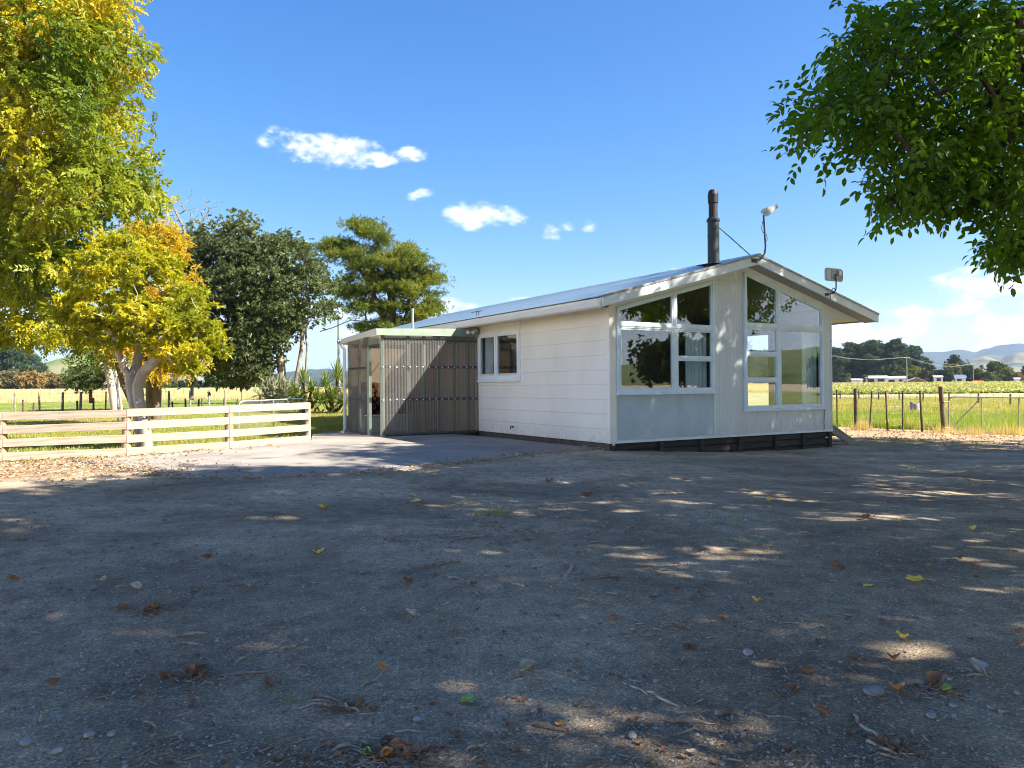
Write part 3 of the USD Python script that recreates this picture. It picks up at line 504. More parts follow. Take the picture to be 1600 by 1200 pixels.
house.add('frieze_board', box(-.045, -.028, .07, 3.23, 1.405, 1.455), 'cream_trim', sw)
house.add('corner_board', [box(-.04, .0, -.03, .075, ZB - .004, 1.5), box(.0, .105, -.03, .0, ZB - .004, 1.545)], 'cream', sw)
house.add('base_board', box(-.012, .04, .03, 5.24, -1.36, ZB - .012), 'dark_base', sw)
house.add('outdoor_tap', [tube([(-.03, *onside(803, 667, -.03)), (-.09, *onside(803, 667, -.03))], .012), tube([(-.09, onside(803, 667)[0], onside(803, 667)[1] + .015), (-.09, onside(803, 667)[0], onside(803, 667)[1] - .05)], .011), tube([(-.06, onside(803, 667)[0] - .05, onside(803, 667)[1] + .02), (-.06, onside(803, 667)[0] + .05, onside(803, 667)[1] + .02)], .008)], 'dark_metal')
# side window
w = house.part('window')
def rect_frame(y0, y1, z0, z1, t, x0, x1):
    return [box(x0, x1, y0, y1, z0, z0 + t), box(x0, x1, y0, y1, z1 - t, z1), box(x0, x1, y0, y0 + t, z0 + t, z1 - t), box(x0, x1, y1 - t, y1, z0 + t, z1 - t)]
house.add('frame', rect_frame(3.292, 5.235, .13, 1.27, .05, -.05, .06) + [box(-.048, .058, 4.33, 4.40, .18, 1.22)], 'white_paint', w)
house.add('sill', box(-.075, .02, 3.24, 5.24, .085, .128, .006), 'white_paint', w)
for a, b in ((3.344, 4.328), (4.402, 5.183)):
    house.add('sash', rect_frame(a, b, .182, 1.218, .045, -.03, .0), 'white_paint', w)
    house.add('pane', flat([(a + .04, .22), (b - .04, .22), (b - .04, 1.18), (a + .04, 1.18)], u=-.015), 'glass', w)
# gable end
def under_roof(poly, drop=0.0): return poly.intersection(Polygon([(-2, -3), (10, -3), (10, zs(10) - drop), (APEX, zs(APEX) - drop), (-2, zs(-2) - drop)]))
ew = house.part('gable_wall')
solid = under_roof(Polygon([(.0, ZB), (HWID, ZB), (HWID, 3), (.0, 3)])).difference(under_roof(Polygon([(.145, -.15), (2.69, -.15), (2.69, 3), (.145, 3)]), .11)).difference(under_roof(Polygon([(3.595, -.55), (6.15, -.55), (6.15, 3), (3.595, 3)]), .12))
house.add('backing', prism(solid, .005, .09), 'beige', ew)
rng = np.random.default_rng(2)
def cladding(area):
    x0, z0, x1, z1 = area.bounds; out = []; x = x0
    while x < x1 - .01:
        wd = min(rng.choice([.066, .08, .105, .12]), x1 - x); s = area.intersection(sbox(x + .002, z0 - 1, x + wd - .002, z1 + 1)); x += wd
        if s.area > 1e-4: out.append(prism(s, -.012, .002))
    return out
for area in (under_roof(sbox(2.735, ZB + .055, 3.545, 2.17)), under_roof(sbox(2.735, 2.176, 3.545, 3)), sbox(3.548, ZB + .055, 6.19, -.60), under_roof(sbox(6.193, ZB + .055, HWID, 3)), under_roof(sbox(HWID + .003, 1.50, ER - .12, 3))):
    house.add('vertical_cladding', cladding(area), 'beige', ew)
house.add('gable_infill', prism(under_roof(sbox(HWID, 1.50, ER - .08, 3)), .004, .05), 'beige', ew)
house.add('corner_board', box(HWID - .012, HWID + .022, -.022, .10, ZB + .004, 1.495), 'beige', ew)
house.add('fibre_cement_panel', box(.135, 2.70, -.008, .004, ZB + .055, -.195), 'panel_blue', ew)
house.add('cover_strip', box(.105, .137, -.022, .0, ZB + .055, 1.52), 'barge_paint', ew); house.add('cover_strip', box(2.70, 2.733, -.022, .0, ZB + .055, 2.24), 'barge_paint', ew)
house.add('bottom_plate', box(.0, HWID + .02, -.034, .004, ZB - .004, ZB + .052), 'barge_paint', ew)
def raked(u0, u1, off, t): return [(u0, zs(u0) - off - t), (u1, zs(u1) - off - t), (u1, zs(u1) - off), (u0, zs(u0) - off)]
house.add('frieze_board', prism(raked(.107, 2.73, .0, .105), -.026, .004), 'barge_paint', ew)
house.add('frieze_board', [prism(raked(3.55, APEX, .0, .12), -.026, .004), prism(raked(APEX, 6.19, .0, .12), -.026, .004)], 'barge_paint', ew)
house.add('cable', tube([(6.18, -.03, -.56), (6.20, -.03, -.7), (6.17, -.03, -.9), (6.19, -.03, -1.04), (6.13, -.03, -1.1)], .006, 5), 'dark', ew)
def gable_window(u0, u1, sill, off, transom, mull, cells, lower_mull):
    w = house.part('window'); t = .05
    outer = under_roof(sbox(u0, sill, u1, 3), off); inner = under_roof(sbox(u0 + t, sill + t, u1 - t, 3), off + t)
    fr = [prism(outer.difference(inner), -.055, .05), box(u0 + t, u1 - t, -.052, .048, transom - .045, transom + .045), box(u0 + t - .0, u1 - t, -.066, -.0521, transom - .012, transom + .006)]
    up = inner.intersection(sbox(mull - .038, transom + .045, mull + .038, 4)); fr.append(prism(up, -.05, .046)); fr.append(box(*lower_mull, -.05, .046, sill + t, transom - .045))
    house.add('frame', fr, 'pale_blue_paint', w)
    house.add('sill', box(u0 - .03, u1 + .03, -.085, .0, sill - .045, sill - .002, .006), 'pale_blue_paint', w)
    for a, b, c, d in cells:
        cell = inner.intersection(sbox(a, c, b, d)).buffer(-.001); s = cell.buffer(-.032, join_style=2)
        house.add('sash', prism(cell.difference(s), -.038, -.004), 'pale_blue_paint', w)
        house.add('pane', flat(list(s.buffer(.006, join_style=2).exterior.coords)[:-1], v=-.02), 'glass', w)
    return w
gable_window(.14, 2.695, -.155, .108, 1.135, 1.60, [(.14, 1.562, 1.18, 4), (1.638, 2.7, 1.18, 4), (.14, 1.56, -.15, 1.09), (1.665, 2.7, .54, 1.09), (1.665, 2.7, -.15, .50)], (1.56, 1.665))
house.add('glazing_bar', box(1.665, 2.645, -.05, .046, .50, .54), 'pale_blue_paint')
gable_window(3.59, 6.155, -.555, .122, 1.235, 4.66, [(3.59, 4.622, 1.28, 4), (4.698, 6.2, 1.28, 4), (3.59, 4.60, .66, 1.19), (3.59, 4.60, .10, .62), (3.59, 4.60, -.55, .06), (4.705, 6.2, -.55, 1.19)], (4.60, 4.705))
for z_ in (.62, .06): house.add('glazing_bar', box(3.64, 4.60, -.05, .046, z_, z_ + .04), 'pale_blue_paint')
# inside
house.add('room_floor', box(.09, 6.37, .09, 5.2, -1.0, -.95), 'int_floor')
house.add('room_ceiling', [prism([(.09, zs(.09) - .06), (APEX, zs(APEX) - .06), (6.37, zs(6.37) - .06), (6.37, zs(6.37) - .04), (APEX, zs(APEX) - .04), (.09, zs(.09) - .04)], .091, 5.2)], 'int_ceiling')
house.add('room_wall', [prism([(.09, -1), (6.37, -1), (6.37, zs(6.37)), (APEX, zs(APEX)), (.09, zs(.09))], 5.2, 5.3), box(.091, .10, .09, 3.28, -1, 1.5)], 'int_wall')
VO0, VO1 = 1.66, 2.85
house.add('room_wall', [box(6.37, HWID, .09, VO0, ZB, 1.8), box(6.37, HWID, VO1, HLEN, ZB, 1.8), box(6.37, HWID, VO0, VO1, 1.27, 1.8), box(6.37, HWID, VO0, VO1, ZB, -.96)], 'int_wall')
house.add('far_wall', prism(under_roof(sbox(.0, ZB, HWID, 3)), HLEN - .1, HLEN), 'cream')
gd = house.part('glass_door')
house.add('frame', [box(6.39, 6.44, VO0, VO0 + .04, -.96, 1.27), box(6.39, 6.44, VO1 - .04, VO1, -.96, 1.27), box(6.39, 6.44, VO0 + .04, VO1 - .04, 1.23, 1.27), box(6.39, 6.44, VO0 + .04, VO1 - .04, -.96, -.90)], 'white_paint', gd)
house.add('pane', flat([(VO0 + .04, -.9), (VO1 - .04, -.9), (VO1 - .04, 1.23), (VO0 + .04, 1.23)], u=6.415), 'glass', gd)
# skirting of dark boards between stumps
bs = house.part('base_skirting')
us = [.06] + [onplane(x, 690)[0] for x in (1034, 1097, 1157, 1213, 1256)] + [6.42]
for i in range(len(us) - 1):
    a, b = us[i] + .05, us[i + 1] - .05
    for k in range(3):
        z = ZB - .075 - .15 * k; low = min(hzg(a, 0), hzg(b, 0))
        if z - .065 > low - .16: house.board('slat', (a - .04, .045, z + rng.normal(0, .004)), (b + .04, .045, z + rng.normal(0, .004)), .128, .022, 'black_stain', bs)
for u in us: house.add('stump_post', box(u - .05, u + .05, -.02, .03, hzg(u, 0) - .1, ZB - .02, .004), 'black_stain', bs)
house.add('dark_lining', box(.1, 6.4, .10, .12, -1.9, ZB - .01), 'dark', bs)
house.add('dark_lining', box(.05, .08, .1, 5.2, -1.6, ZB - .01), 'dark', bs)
house.add('corner_bracket', [box(.01, .075, -.036, -.022, ZB - .035, ZB - .006)], 'galv', bs)
# flue with cowl, stay
fu, fz = onplane(1115, 411, .25); fb = zt(fu) - .05
fl = house.part('flue')
ftop = onplane(1114, 344, .25)[1]; ct = onplane(1114, 297, .25)[1]
def ring(u, v, z0, z1, r0, r1=None, n=24): return tube([(u, v, z0), (u, v, z1)], [r0, r1 or r0], n)
house.add('casing', [ring(fu, .25, fb, ftop, .122)], 'flue', fl, smooth=40)
house.add('collar', [ring(fu, .25, ftop - .03, ftop + .012, .142), ring(fu, .25, ftop + .012, ftop + .05, .135, .11)], 'flue', fl, smooth=40)
house.add('flue_pipe', [ring(fu, .25, ftop + .02, ct - .22, .092)], 'flue_sooty', fl, smooth=40)
cowl = [ring(fu, .25, ct - .28, ct - .10, .105, .112), ring(fu, .25, ct - .10, ct, .112, .075)]
for s in (-1, 1):
    cowl += [tube([(fu + s * .11, .25, ct - .09), (fu + s * .14, .25, ct - .07), (fu + s * .14, .25, ct - .03)], .006, 5)]
house.add('cowl', cowl, 'flue_sooty', fl, smooth=30)
house.add('flashing', [ring(fu, .25, fb, fb + .10, .20, .125), box(fu - .24, fu + .24, .02, .52, zt(fu) + .006, zt(fu) + .018)], 'dark_metal', fl, smooth=30)
su, sz = onplane(1190, 402, .1)
house.add('stay_rod', tube([(fu + .12, .24, onplane(1124, 354, .24)[1]), (su, .05, zt(su) + .02)], .011, 6), 'dark_metal', fl)
sp = onside(745, 492, EL + .3)
house.add('roof_bracket', [tube([(EL + .3, sp[0], zt(EL + .3)), (EL + .3, sp[0], zt(EL + .3) + .14)], .012, 6), tube([(EL + .3, sp[0] - .28, zt(EL + .3) + .12), (EL + .3, sp[0] + .28, zt(EL + .3) + .12)], .01, 6), tube([(EL + .3, sp[0] - .1, zt(EL + .3) + .12), (EL + .3, sp[0] - .1, zt(EL + .3) + .03)], .012, 6)], 'dark_metal')

# curtains, each one hanging thing
def curtain(label, u0, u1, v, z0, z1, mat='curtain', waves=5, amp=.035, along='u', group=None):
    c = House('curtain', label, 'curtain', ((u0 + u1) / 2, v, z0) if along == 'u' else (v, (u0 + u1) / 2, z0), group)
    n = waves * 12; t = np.linspace(0, 1, n + 1); x = u0 + t * (u1 - u0); w = amp * np.sin(t * waves * 2 * np.pi) * (1 + .3 * np.sin(7 * t))
    a = np.column_stack([x, v + w, np.full(n + 1, z0)]) if along == 'u' else np.column_stack([v + w, x, np.full(n + 1, z0)])
    b = a.copy(); b[:, 2] = z1; V = np.vstack([a, b]); i = np.arange(n)
    c.add('cloth', trimesh.Trimesh(V, np.vstack([np.stack([i, i + 1, i + n + 2], 1), np.stack([i, i + n + 2, i + n + 1], 1)]), process=False), mat, smooth=True)
    c.add('rail', tube([V[0] * [1, 1, 0] + [0, 0, z1 + .01], V[n] * [1, 1, 0] + [0, 0, z1 + .01]], .012, 6), 'white_paint')
curtain('pale blue curtain at the left edge of the gable window above the blue panel', .16, .42, .19, -.2, 1.09, waves=3)
curtain('pale blue gathered curtain behind the two small right panes above the blue panel', 2.10, 2.68, .19, -.2, 1.09, waves=5)
curtain('pale blue curtain at the right edge of the tall gable window', 5.72, 6.2, .2, -.9, 1.18, waves=4)
curtain('dark curtain beside the glass door seen through the narrow gable panes', 1.28, 1.66, 6.3, -.92, 1.3, 'curtain_dark', 4, along='v')
curtain('pale curtain on the right inside the small side window', 3.35, 3.62, .17, .05, 1.2, waves=3, along='v')
curtain('pale curtain on the left inside the small side window by the lean-to', 4.85, 5.2, .17, .05, 1.2, waves=3, along='v')

# antennas
a1 = House('antenna', 'wedge shaped antenna on a bent pipe at the roof apex', 'antenna', (APEX, -OV - .03, zs(APEX)))
P = lambda x, y, v: (lambda q: (q[0], v, q[1]))(onplane(x, y, v))
va = -OV - .05
a1.add('mast', tube([P(1179, 407, va), P(1186, 406, va), P(1192, 402, va), P(1195, 395, va), P(1196, 385, va), P(1193, 336, va)], .019, 8), 'dark_metal', smooth=40)
a1.add('clamp', [box(*(lambda q: (q[0] - .05, q[0] + .04, va - .03, va + .03, q[2] - .035, q[2] + .035))(P(1193, 331, va)))], 'galv')
q0, q1, q2, q3 = P(1196, 325, va), P(1211, 320, va), P(1214, 324, va), P(1198, 338, va)
a1.add('aerial', trimesh.convex.convex_hull(np.array([(q[0], q[1] + s, q[2]) for q in (q0, q1, q2, q3) for s in (-.05, .09)])), 'grey_plastic')
a1.add('cable', tube([P(1192, 345, va), P(1190, 356, va), P(1191, 362, va), P(1197, 366, va), P(1199, 373, va), P(1196, 378, va)], .007, 5), 'dark', smooth=True)
a1.add('bracket', box(*(lambda q: (q[0] - .07, q[0] + .07, va + .01, va + .04, q[2] - .04, q[2] + .04))(P(1180, 407, va))), 'dark_metal')
a2 = House('antenna', 'flat rounded grey panel antenna on the right roof slope', 'antenna', (6.3, -OV - .03, 1.9))
x0, zc = onplane(1289.5, 428, va - .05); x1, _ = onplane(1316, 428, va - .05); hh = onplane(1303, 418, va)[1] - onplane(1303, 438, va)[1]
pl = Polygon([(x0, zc - hh / 2), (x1, zc - hh / 2), (x1, zc + hh / 2), (x0, zc + hh / 2)]).buffer(-.06).buffer(.06, quad_segs=6)
a2.add('panel', [prism(pl, va - .07, va - .03), prism(pl.buffer(-.02), va - .085, va - .07)], 'grey_plastic')
a2.add('rear_plate', prism(pl.intersection(sbox(x0 + .13, -9, 99, 99)).buffer(-.03), va - .092, va - .085), 'galv_dull')
a2.add('mast', tube([P(1306, 428, va - .105), P(1306.5, 445, va - .105), P(1306, 453, va - .09), P(1302, 458, va - .03), P(1294, 460, va)], .016, 8), 'dark_metal', smooth=40)
a2.add('clamp', box(*(lambda q: (q[0] - .05, q[0] + .03, va - .125, va - .09, q[2] - .05, q[2] + .05))(P(1306, 428, va))), 'galv')
cc = np.array(P(1302.5, 454, va - .06)); a2.add('cable_loop', [tube([cc + .055 * np.array([math.cos(t), 0, math.sin(t)]) for t in np.linspace(0, 6.28, 18)], .009, 5, False), tube([P(1297, 460, va - .02), P(1298, 463, va - .02), P(1297, 468, va - .02)], .008, 5)], 'dark', smooth=True)
a2.add('bracket', box(*(lambda q: (q[0] - .06, q[0] + .03, va + .005, va + .035, q[2] - .03, q[2] + .03))(P(1294, 460, va))), 'dark_metal')

# lean-to of clear corrugated sheets
LW, LV, LB = -2.565, 5.25, 7.62
lt = House('woodshed', 'lean-to woodshed of clear corrugated sheets with green frame on the house wall', 'shed', (-1.3, 6.3, -1.2))
def cz(u, v): return hzg(u, v) + .03
fr = [('post', (LW, LW + .09, LV + .03, LV + .12)), ('post', (LW, LW + .07, 6.09, 6.25)), ('post', (LW, LW + .06, LB - .06, LB))]
for nm, (u0, u1, v0, v1) in fr: lt.add('post', box(u0, u1, v0, v1, cz(u0, v0), 1.2, .004), 'green_frame')
front_studs = [onplane(x, 600, LV)[0] for x in (641, 666, 689, 713, 735)]
for u in front_studs: lt.add('stud', box(u - .035, u + .035, LV + .095, LV + .165, cz(u, LV), 1.2, .003), 'green_frame')
for z in (1.10, .46, -.31): lt.add('purlin', box(LW + .095, -.05, LV + .022, LV + .09, z - .03, z + .03), 'purlin')
lt.add('bottom_plate', box(LW + .095, -.05, LV + .03, LV + .12, cz(-1.3, LV) - .02, cz(-1.3, LV) + .075), 'purlin')
x = LW
while x < -.1:
    w_ = min(.076 * 9, -.03 - x); zlo = cz(x, LV) + .035
    lt.add('wall_sheet', corrugated((x, LV + .002, zlo), (0, 0, 1.21 - zlo), (w_, 0, 0), amp=.0125), 'clear_sheet', smooth=60); x += w_ - .02
scr = []
for z in (.46, -.31):
    for i in range(15):
        s = trimesh.creation.icosphere(1, .016); s.apply_scale([1, .6, 1]); s.apply_translation([LW + .076 * (.5 + 2.2 * i), LV - .012, z + rng.normal(0, .004)]); scr.append(s)
lt.add('screw_heads', scr, 'white_plastic', kind='stuff')
lt.add('fascia', prism([(LW - .16, 1.185), (-.03, 1.215), (-.03, 1.412), (LW - .16, 1.335)], LV - .10, LV - .075), 'fascia_green')
lt.add('bargeboard', prism([(LV - .073, 1.335), (LB + .08, 1.235), (LB + .08, 1.11), (LV - .073, 1.20)], LW - .16, LW - .135, axis='u'), 'cream_trim')
lt.add('door_header', [box(LW + .0, LW + .06, LV + .125, 6.085, .925, 1.0)], 'purlin')
lt.add('wall_sheet', corrugated((LW - .004, LV + .13, .93), (0, 0, .27), (0, 1.12, 0), amp=.0125), 'clear_sheet', smooth=60)
lt.add('wall_sheet', corrugated((LW - .004, 6.23, cz(LW, 6.5) + .02), (0, 0, 1.19 - cz(LW, 6.5)), (0, .73, 0), amp=.0125), 'clear_sheet', smooth=60)
lt.add('wall_sheet', corrugated((LW - .006, 6.93, cz(LW, 7) + .02), (0, 0, 1.17 - cz(LW, 7)), (0, LB - 6.93, 0), amp=.0125), 'clear_sheet', smooth=60)
lt.add('stud', box(LW + .03, LW + .09, 6.88, 6.95, cz(LW, 6.9), 1.18), 'green_frame')
for z in (.46, -.31): lt.add('purlin', box(LW + .01, LW + .055, 6.255, LB - .06, z - .028, z + .028), 'purlin')
k = LW - .13
while k < -.1:
    w_ = min(.76, -.03 - k); lt.add('roof_sheet', corrugated((k, LB + .12, 1.225), (0, LV - .07 - LB - .12, .115), (w_, 0, 0), amp=.010), 'clear_roof', smooth=60); k += w_ - .03
for v in (LV + .2, 6.4, LB - .1): lt.add('rafter', box(LW + .09, -.04, v, v + .045, 1.10, 1.19), 'green_frame')
lt.add('back_lining', box(LW + .06, -.03, LB, LB + .02, cz(-1.3, LB) - .02, 1.18), 'lining')
lt.add('inner_lining', box(-.036, -.029, LV + .2, LB, cz(0, 6) - .02, 1.3), 'lining')
gp_ = [(LB + .12, 1.21), (LB + .12, 1.12), (LB + .20, 1.11), (LB + .23, 1.15), (LB + .23, 1.205)]
lt.add('gutter', prism(gp_, LW - .22, -.05, axis='u'), 'green_frame')
du_, dv_ = LW - .10, LB - .02
lt.add('downpipe', [tube([(du_ - .06, LB + .16, 1.12), (du_ - .04, LB + .05, 1.04), (du_, dv_, .96), (du_, dv_, -1.08), (du_ - .05, dv_ - .04, -1.155), (du_ - .12, dv_ - .09, -1.17)], .042, 12)], 'white_plastic', smooth=40)
lt.add('pipe_bracket', [box(du_ - .05, LW + .02, dv_ - .012, dv_ + .012, -.33, -.30)], 'white_plastic')
vu, vz = onplane(645, 512, 6.9)
lt.add('vent_pipe', tube([(vu, 6.9, 1.2), (vu, 6.9, onplane(645, 482, 6.9)[1])], .033, 10), 'galv', smooth=40)
fl2 = House('floodlight', 'twin white floodlight heads under the eave beside the side window', 'lamp', (-.15, LV - .1, 1.36))
for x in (731, 738.5):
    u, z = onplane(x, 519, LV - .12)
    h = trimesh.creation.icosphere(2, .05); h.apply_scale([1, .8, 1]); h.apply_translation([u, LV - .14, z]); fl2.add('lamp_head', h, 'white_plastic', smooth=True)
fl2.add('mount', [tube([(onplane(731, 519, LV - .12)[0], LV - .13, onplane(731, 519, LV - .12)[1]), (onplane(738.5, 519, LV - .12)[0], LV - .13, onplane(738.5, 519, LV - .12)[1])], .014, 6), box(-.20, -.12, LV - .13, LV - .074, 1.33, 1.40)], 'grey_plastic')
bw = House('storage_box', 'low pale box under the firewood inside the lean-to doorway', 'box', (-1.95, 7.2, -1.2))
zf = cz(-1.95, 7.2)
bw.add('body', box(-2.35, -1.05, 6.98, 7.52, zf, -.75, .008), 'shed_white'); bw.add('lid', box(-2.38, -1.02, 6.95, 7.55, -.748, -.72, .006), 'cream_trim')
fw = np.random.default_rng(12); zrow = -.72
for row in range(7):
    n = 8 if row < 5 else 6 if row == 5 else 5
    for i in range(n):
        r = fw.uniform(.055, .075); u = -2.28 + .155 * i + (row % 2) * .06 + fw.normal(0, .008); z = -.715 + .062 + row * .112
        if row == 6: z += .02
        kind = fw.integers(0, 2); ang = fw.uniform(0, 6.28)
        pts = [(r * math.cos(ang + t), r * math.sin(ang + t)) for t in (np.linspace(0, 6.28, 9)[:-1] if kind else (0, .7, 1.4, 2.1, 4.2))]
        lg = trimesh.creation.extrude_polygon(Polygon(pts).convex_hull, fw.uniform(.40, .5), engine='earcut'); lg.apply_translation([0, 0, -.22])
        lg.apply_transform(trimesh.transformations.rotation_matrix(math.pi / 2 + fw.normal(0, .05), [1, 0, 0])); lg.apply_transform(trimesh.transformations.rotation_matrix(fw.normal(0, .06) + (fw.uniform(-.9, .9) if row > 4 else 0), [0, 0, 1]))
        t_ = thing('firewood_log', f'split firewood log in the {("lowest", "second lowest", "middle", "fourth", "fifth")[row]} row of the stack in the lean-to' if row < 5 else 'loose split firewood log lying across the top of the stack', 'log', hw(u, 7.25, z), YAW, f'stacked firewood, row {row + 1} from below' if row < 5 else 'loose firewood on top of the stack')
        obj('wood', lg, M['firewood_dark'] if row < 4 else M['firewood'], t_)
# steps at the far right corner
st = House('wooden_steps', 'weathered wooden steps at the right corner of the gable wall', 'steps', (7.0, .5, -1.5))
for v in (.16, 1.2): st.board('stringer', (6.50, v, -.98), (7.52, v, hzg(7.5, v) + .03), .19, .045, 'step_wood')
for k, (u, z) in enumerate(((6.62, -1.06), (6.90, -1.24), (7.18, -1.40))): st.board('tread', (u, .19, z), (u, 1.17, z), .035, .26, 'step_wood', up=(0, 0, 1))

# ---------------------------------------------------------------- trees and plants
def leaf_tpl(L, W, fold=.25, droop=.15, fine=False):
    if fine:
        V = np.array([(0, 0, 0), (.3, .36, fold * .36), (.68, .34, fold * .34 - droop * .4), (1, 0, -droop), (.68, -.34, fold * .34 - droop * .4), (.3, -.36, fold * .36), (.5, 0, 0)]); Fc = [(0, 6, 1), (6, 2, 1), (6, 3, 2), (6, 4, 3), (6, 5, 4), (6, 0, 5)]
    else: V = np.array([(0, 0, 0), (.45, .5, fold * .5), (1, 0, -droop), (.45, -.5, fold * .5)]); Fc = [(0, 2, 1), (0, 3, 2)]
    return V * [L, W, L], np.array(Fc)
def rot_z(a): c, s = math.cos(a), math.sin(a); return np.array([[c, -s, 0], [s, c, 0], [0, 0, 1]])
def rot_y(a): c, s = math.cos(a), math.sin(a); return np.array([[c, 0, s], [0, 1, 0], [-s, 0, c]])
def pinnate(n, L, leaf, seed=0, droop=.35):
    r = np.random.default_rng(seed); Vs, Fs, k = [], [], 0
    for i in range(n):
        s = (i // 2 + .6) / (n / 2); x = s * L; side = (1 if i % 2 else -1); a = side * r.uniform(.7, 1.15) if i < n - 1 else 0
        V = leaf[0] * r.uniform(.8, 1.15) @ (rot_z(a) @ rot_y(r.uniform(.0, .5))).T + [x, 0, -droop * s * s * L + r.normal(0, .008)]
        Vs.append(V); Fs.append(leaf[1] + k); k += len(V)
    return np.vstack(Vs), np.vstack(Fs)
def whorl(n, leaf, seed=0, el=.35):
    r = np.random.default_rng(seed); Vs, Fs, k = [], [], 0
    for i in range(n):
        V = leaf[0] * r.uniform(.75, 1.2) @ (rot_z(i * 2.4 + r.normal(0, .2)) @ rot_y(-el + r.normal(0, .35))).T; Vs.append(V); Fs.append(leaf[1] + k); k += len(V)
    return np.vstack(Vs), np.vstack(Fs)
def foliage(tpls, C, rad, n, rng, size=(.8, 1.2), up=.8, out=.6, droop=.3, shell=2.0, tail=.16, vary=.28, sun_cuts=()):
    """n sprays per clump (an int or one per clump) round the centres C, with half axes rad."""
    C = np.asarray(C, float); rad = np.broadcast_to(np.asarray(rad, float), C.shape); n = np.broadcast_to(np.asarray(n), (len(C),))
    ci = np.repeat(np.arange(len(C)), n); N = len(ci)
    d = rng.normal(0, 1, (N, 3)); d /= np.linalg.norm(d, axis=1, keepdims=True); cs = np.exp(rng.normal(0, vary, len(C)))[ci, None]; p = C[ci] + d * rad[ci] * cs * (rng.uniform(0, 1, (N, 1)) ** (1 / shell)) * np.exp(rng.normal(0, tail, (N, 1)))
    if len(sun_cuts):                                                  # sprays cut away along chosen sun lines to place sun spots on yard and wall
        k = np.ones(N, bool)
        for g, r_ in sun_cuts: r_ = r_ * .55; v = p - g; k &= np.linalg.norm(v - (v @ SUN)[:, None] * SUN, axis=1) > r_
        p, d, N = p[k], d[k], int(k.sum())
    x = d * out + rng.normal(0, .55, (N, 3)) + [0, 0, -droop]; x /= np.linalg.norm(x, axis=1, keepdims=True)
    z = rng.normal(0, .6, (N, 3)) + [0, 0, up] + .3 * d; y = np.cross(z, x); y /= np.linalg.norm(y, axis=1, keepdims=True) + 1e-9; z = np.cross(x, y)
    s = rng.uniform(*size, N); Rm = np.stack([x, y, z], 2) * s[:, None, None]; Vs, Fs, k = [], [], 0; w = rng.integers(0, len(tpls), N)
    for i, (tv, tf) in enumerate(tpls):
        m = np.nonzero(w == i)[0]
        if not len(m): continue
        v = np.einsum('nij,kj->nki', Rm[m], tv) + p[m][:, None]; f = tf[None] + (np.arange(len(m)) * len(tv))[:, None, None]
        Vs.append(v.reshape(-1, 3)); Fs.append(f.reshape(-1, 3) + k); k += len(m) * len(tv)
    return np.vstack(Vs), np.vstack(Fs)
def clumps_poly(poly, y, r, n, thick, rng, sep=.7, erode=.75, flat=1.0):
    """Clump centres filling a crown whose outline, seen from the photograph's standpoint, is poly, at distance y and thick metres deep each way."""
    P = Polygon(poly).buffer(0); q = P.buffer(-r * erode * FPX / y); q = q if not q.is_empty else P.buffer(-1); x0, y0, x1, y1 = q.bounds; out, px = [], []
    for _ in range(n * 60):
        if len(out) >= n: break
        a, b = rng.uniform(x0, x1), rng.uniform(y0, y1)
        if not contains_xy(q, a, b): continue
        d = P.exterior.distance(Point(a, b)) * y / FPX; t = min(thick, math.sqrt(2 * thick * max(d, .05))); c = ray(a, b) * (y + rng.uniform(-1, 1) * t)
        if out and np.min(np.linalg.norm(np.array(out[-400:]) - c, axis=1)) < r * sep: continue
        out.append(c)
    return np.array(out)
FRAME = sbox(-40, -40, 1640, 1240)
def hidden_from_view(C, r, polys=()):
    """Keeps the clumps that lie outside the photograph's frame or within one of the outlines."""
    pr = project(C); ok = []
    for c, (x, y, d) in zip(C, pr):
        if d < .4: ok.append(abs(c[0]) + abs(c[1]) > 1.5 or True); continue
        m = r * 1.25 * FPX / max(d, .5); s = Point(x, y).buffer(m, quad_segs=4)
        ok.append((not s.intersects(FRAME)) or any(p.contains(Point(x, y).buffer(m * .55, quad_segs=3)) for p in polys))
    return C[np.array(ok)]
def ellipsoid_clumps(c, rad, n, rng, shell=2.2, sep=.6, r=.6, zmin=.9):
    out = []
    for _ in range(n * 40):
        if len(out) >= n: break
        d = rng.normal(0, 1, 3); d /= np.linalg.norm(d); p = np.asarray(c) + d * np.asarray(rad) * rng.uniform(0, 1) ** (1 / shell)
        if p[2] < zmin or (out and np.min(np.linalg.norm(np.array(out) - p, axis=1)) < r * sep): continue
        out.append(p)
    return np.array(out)
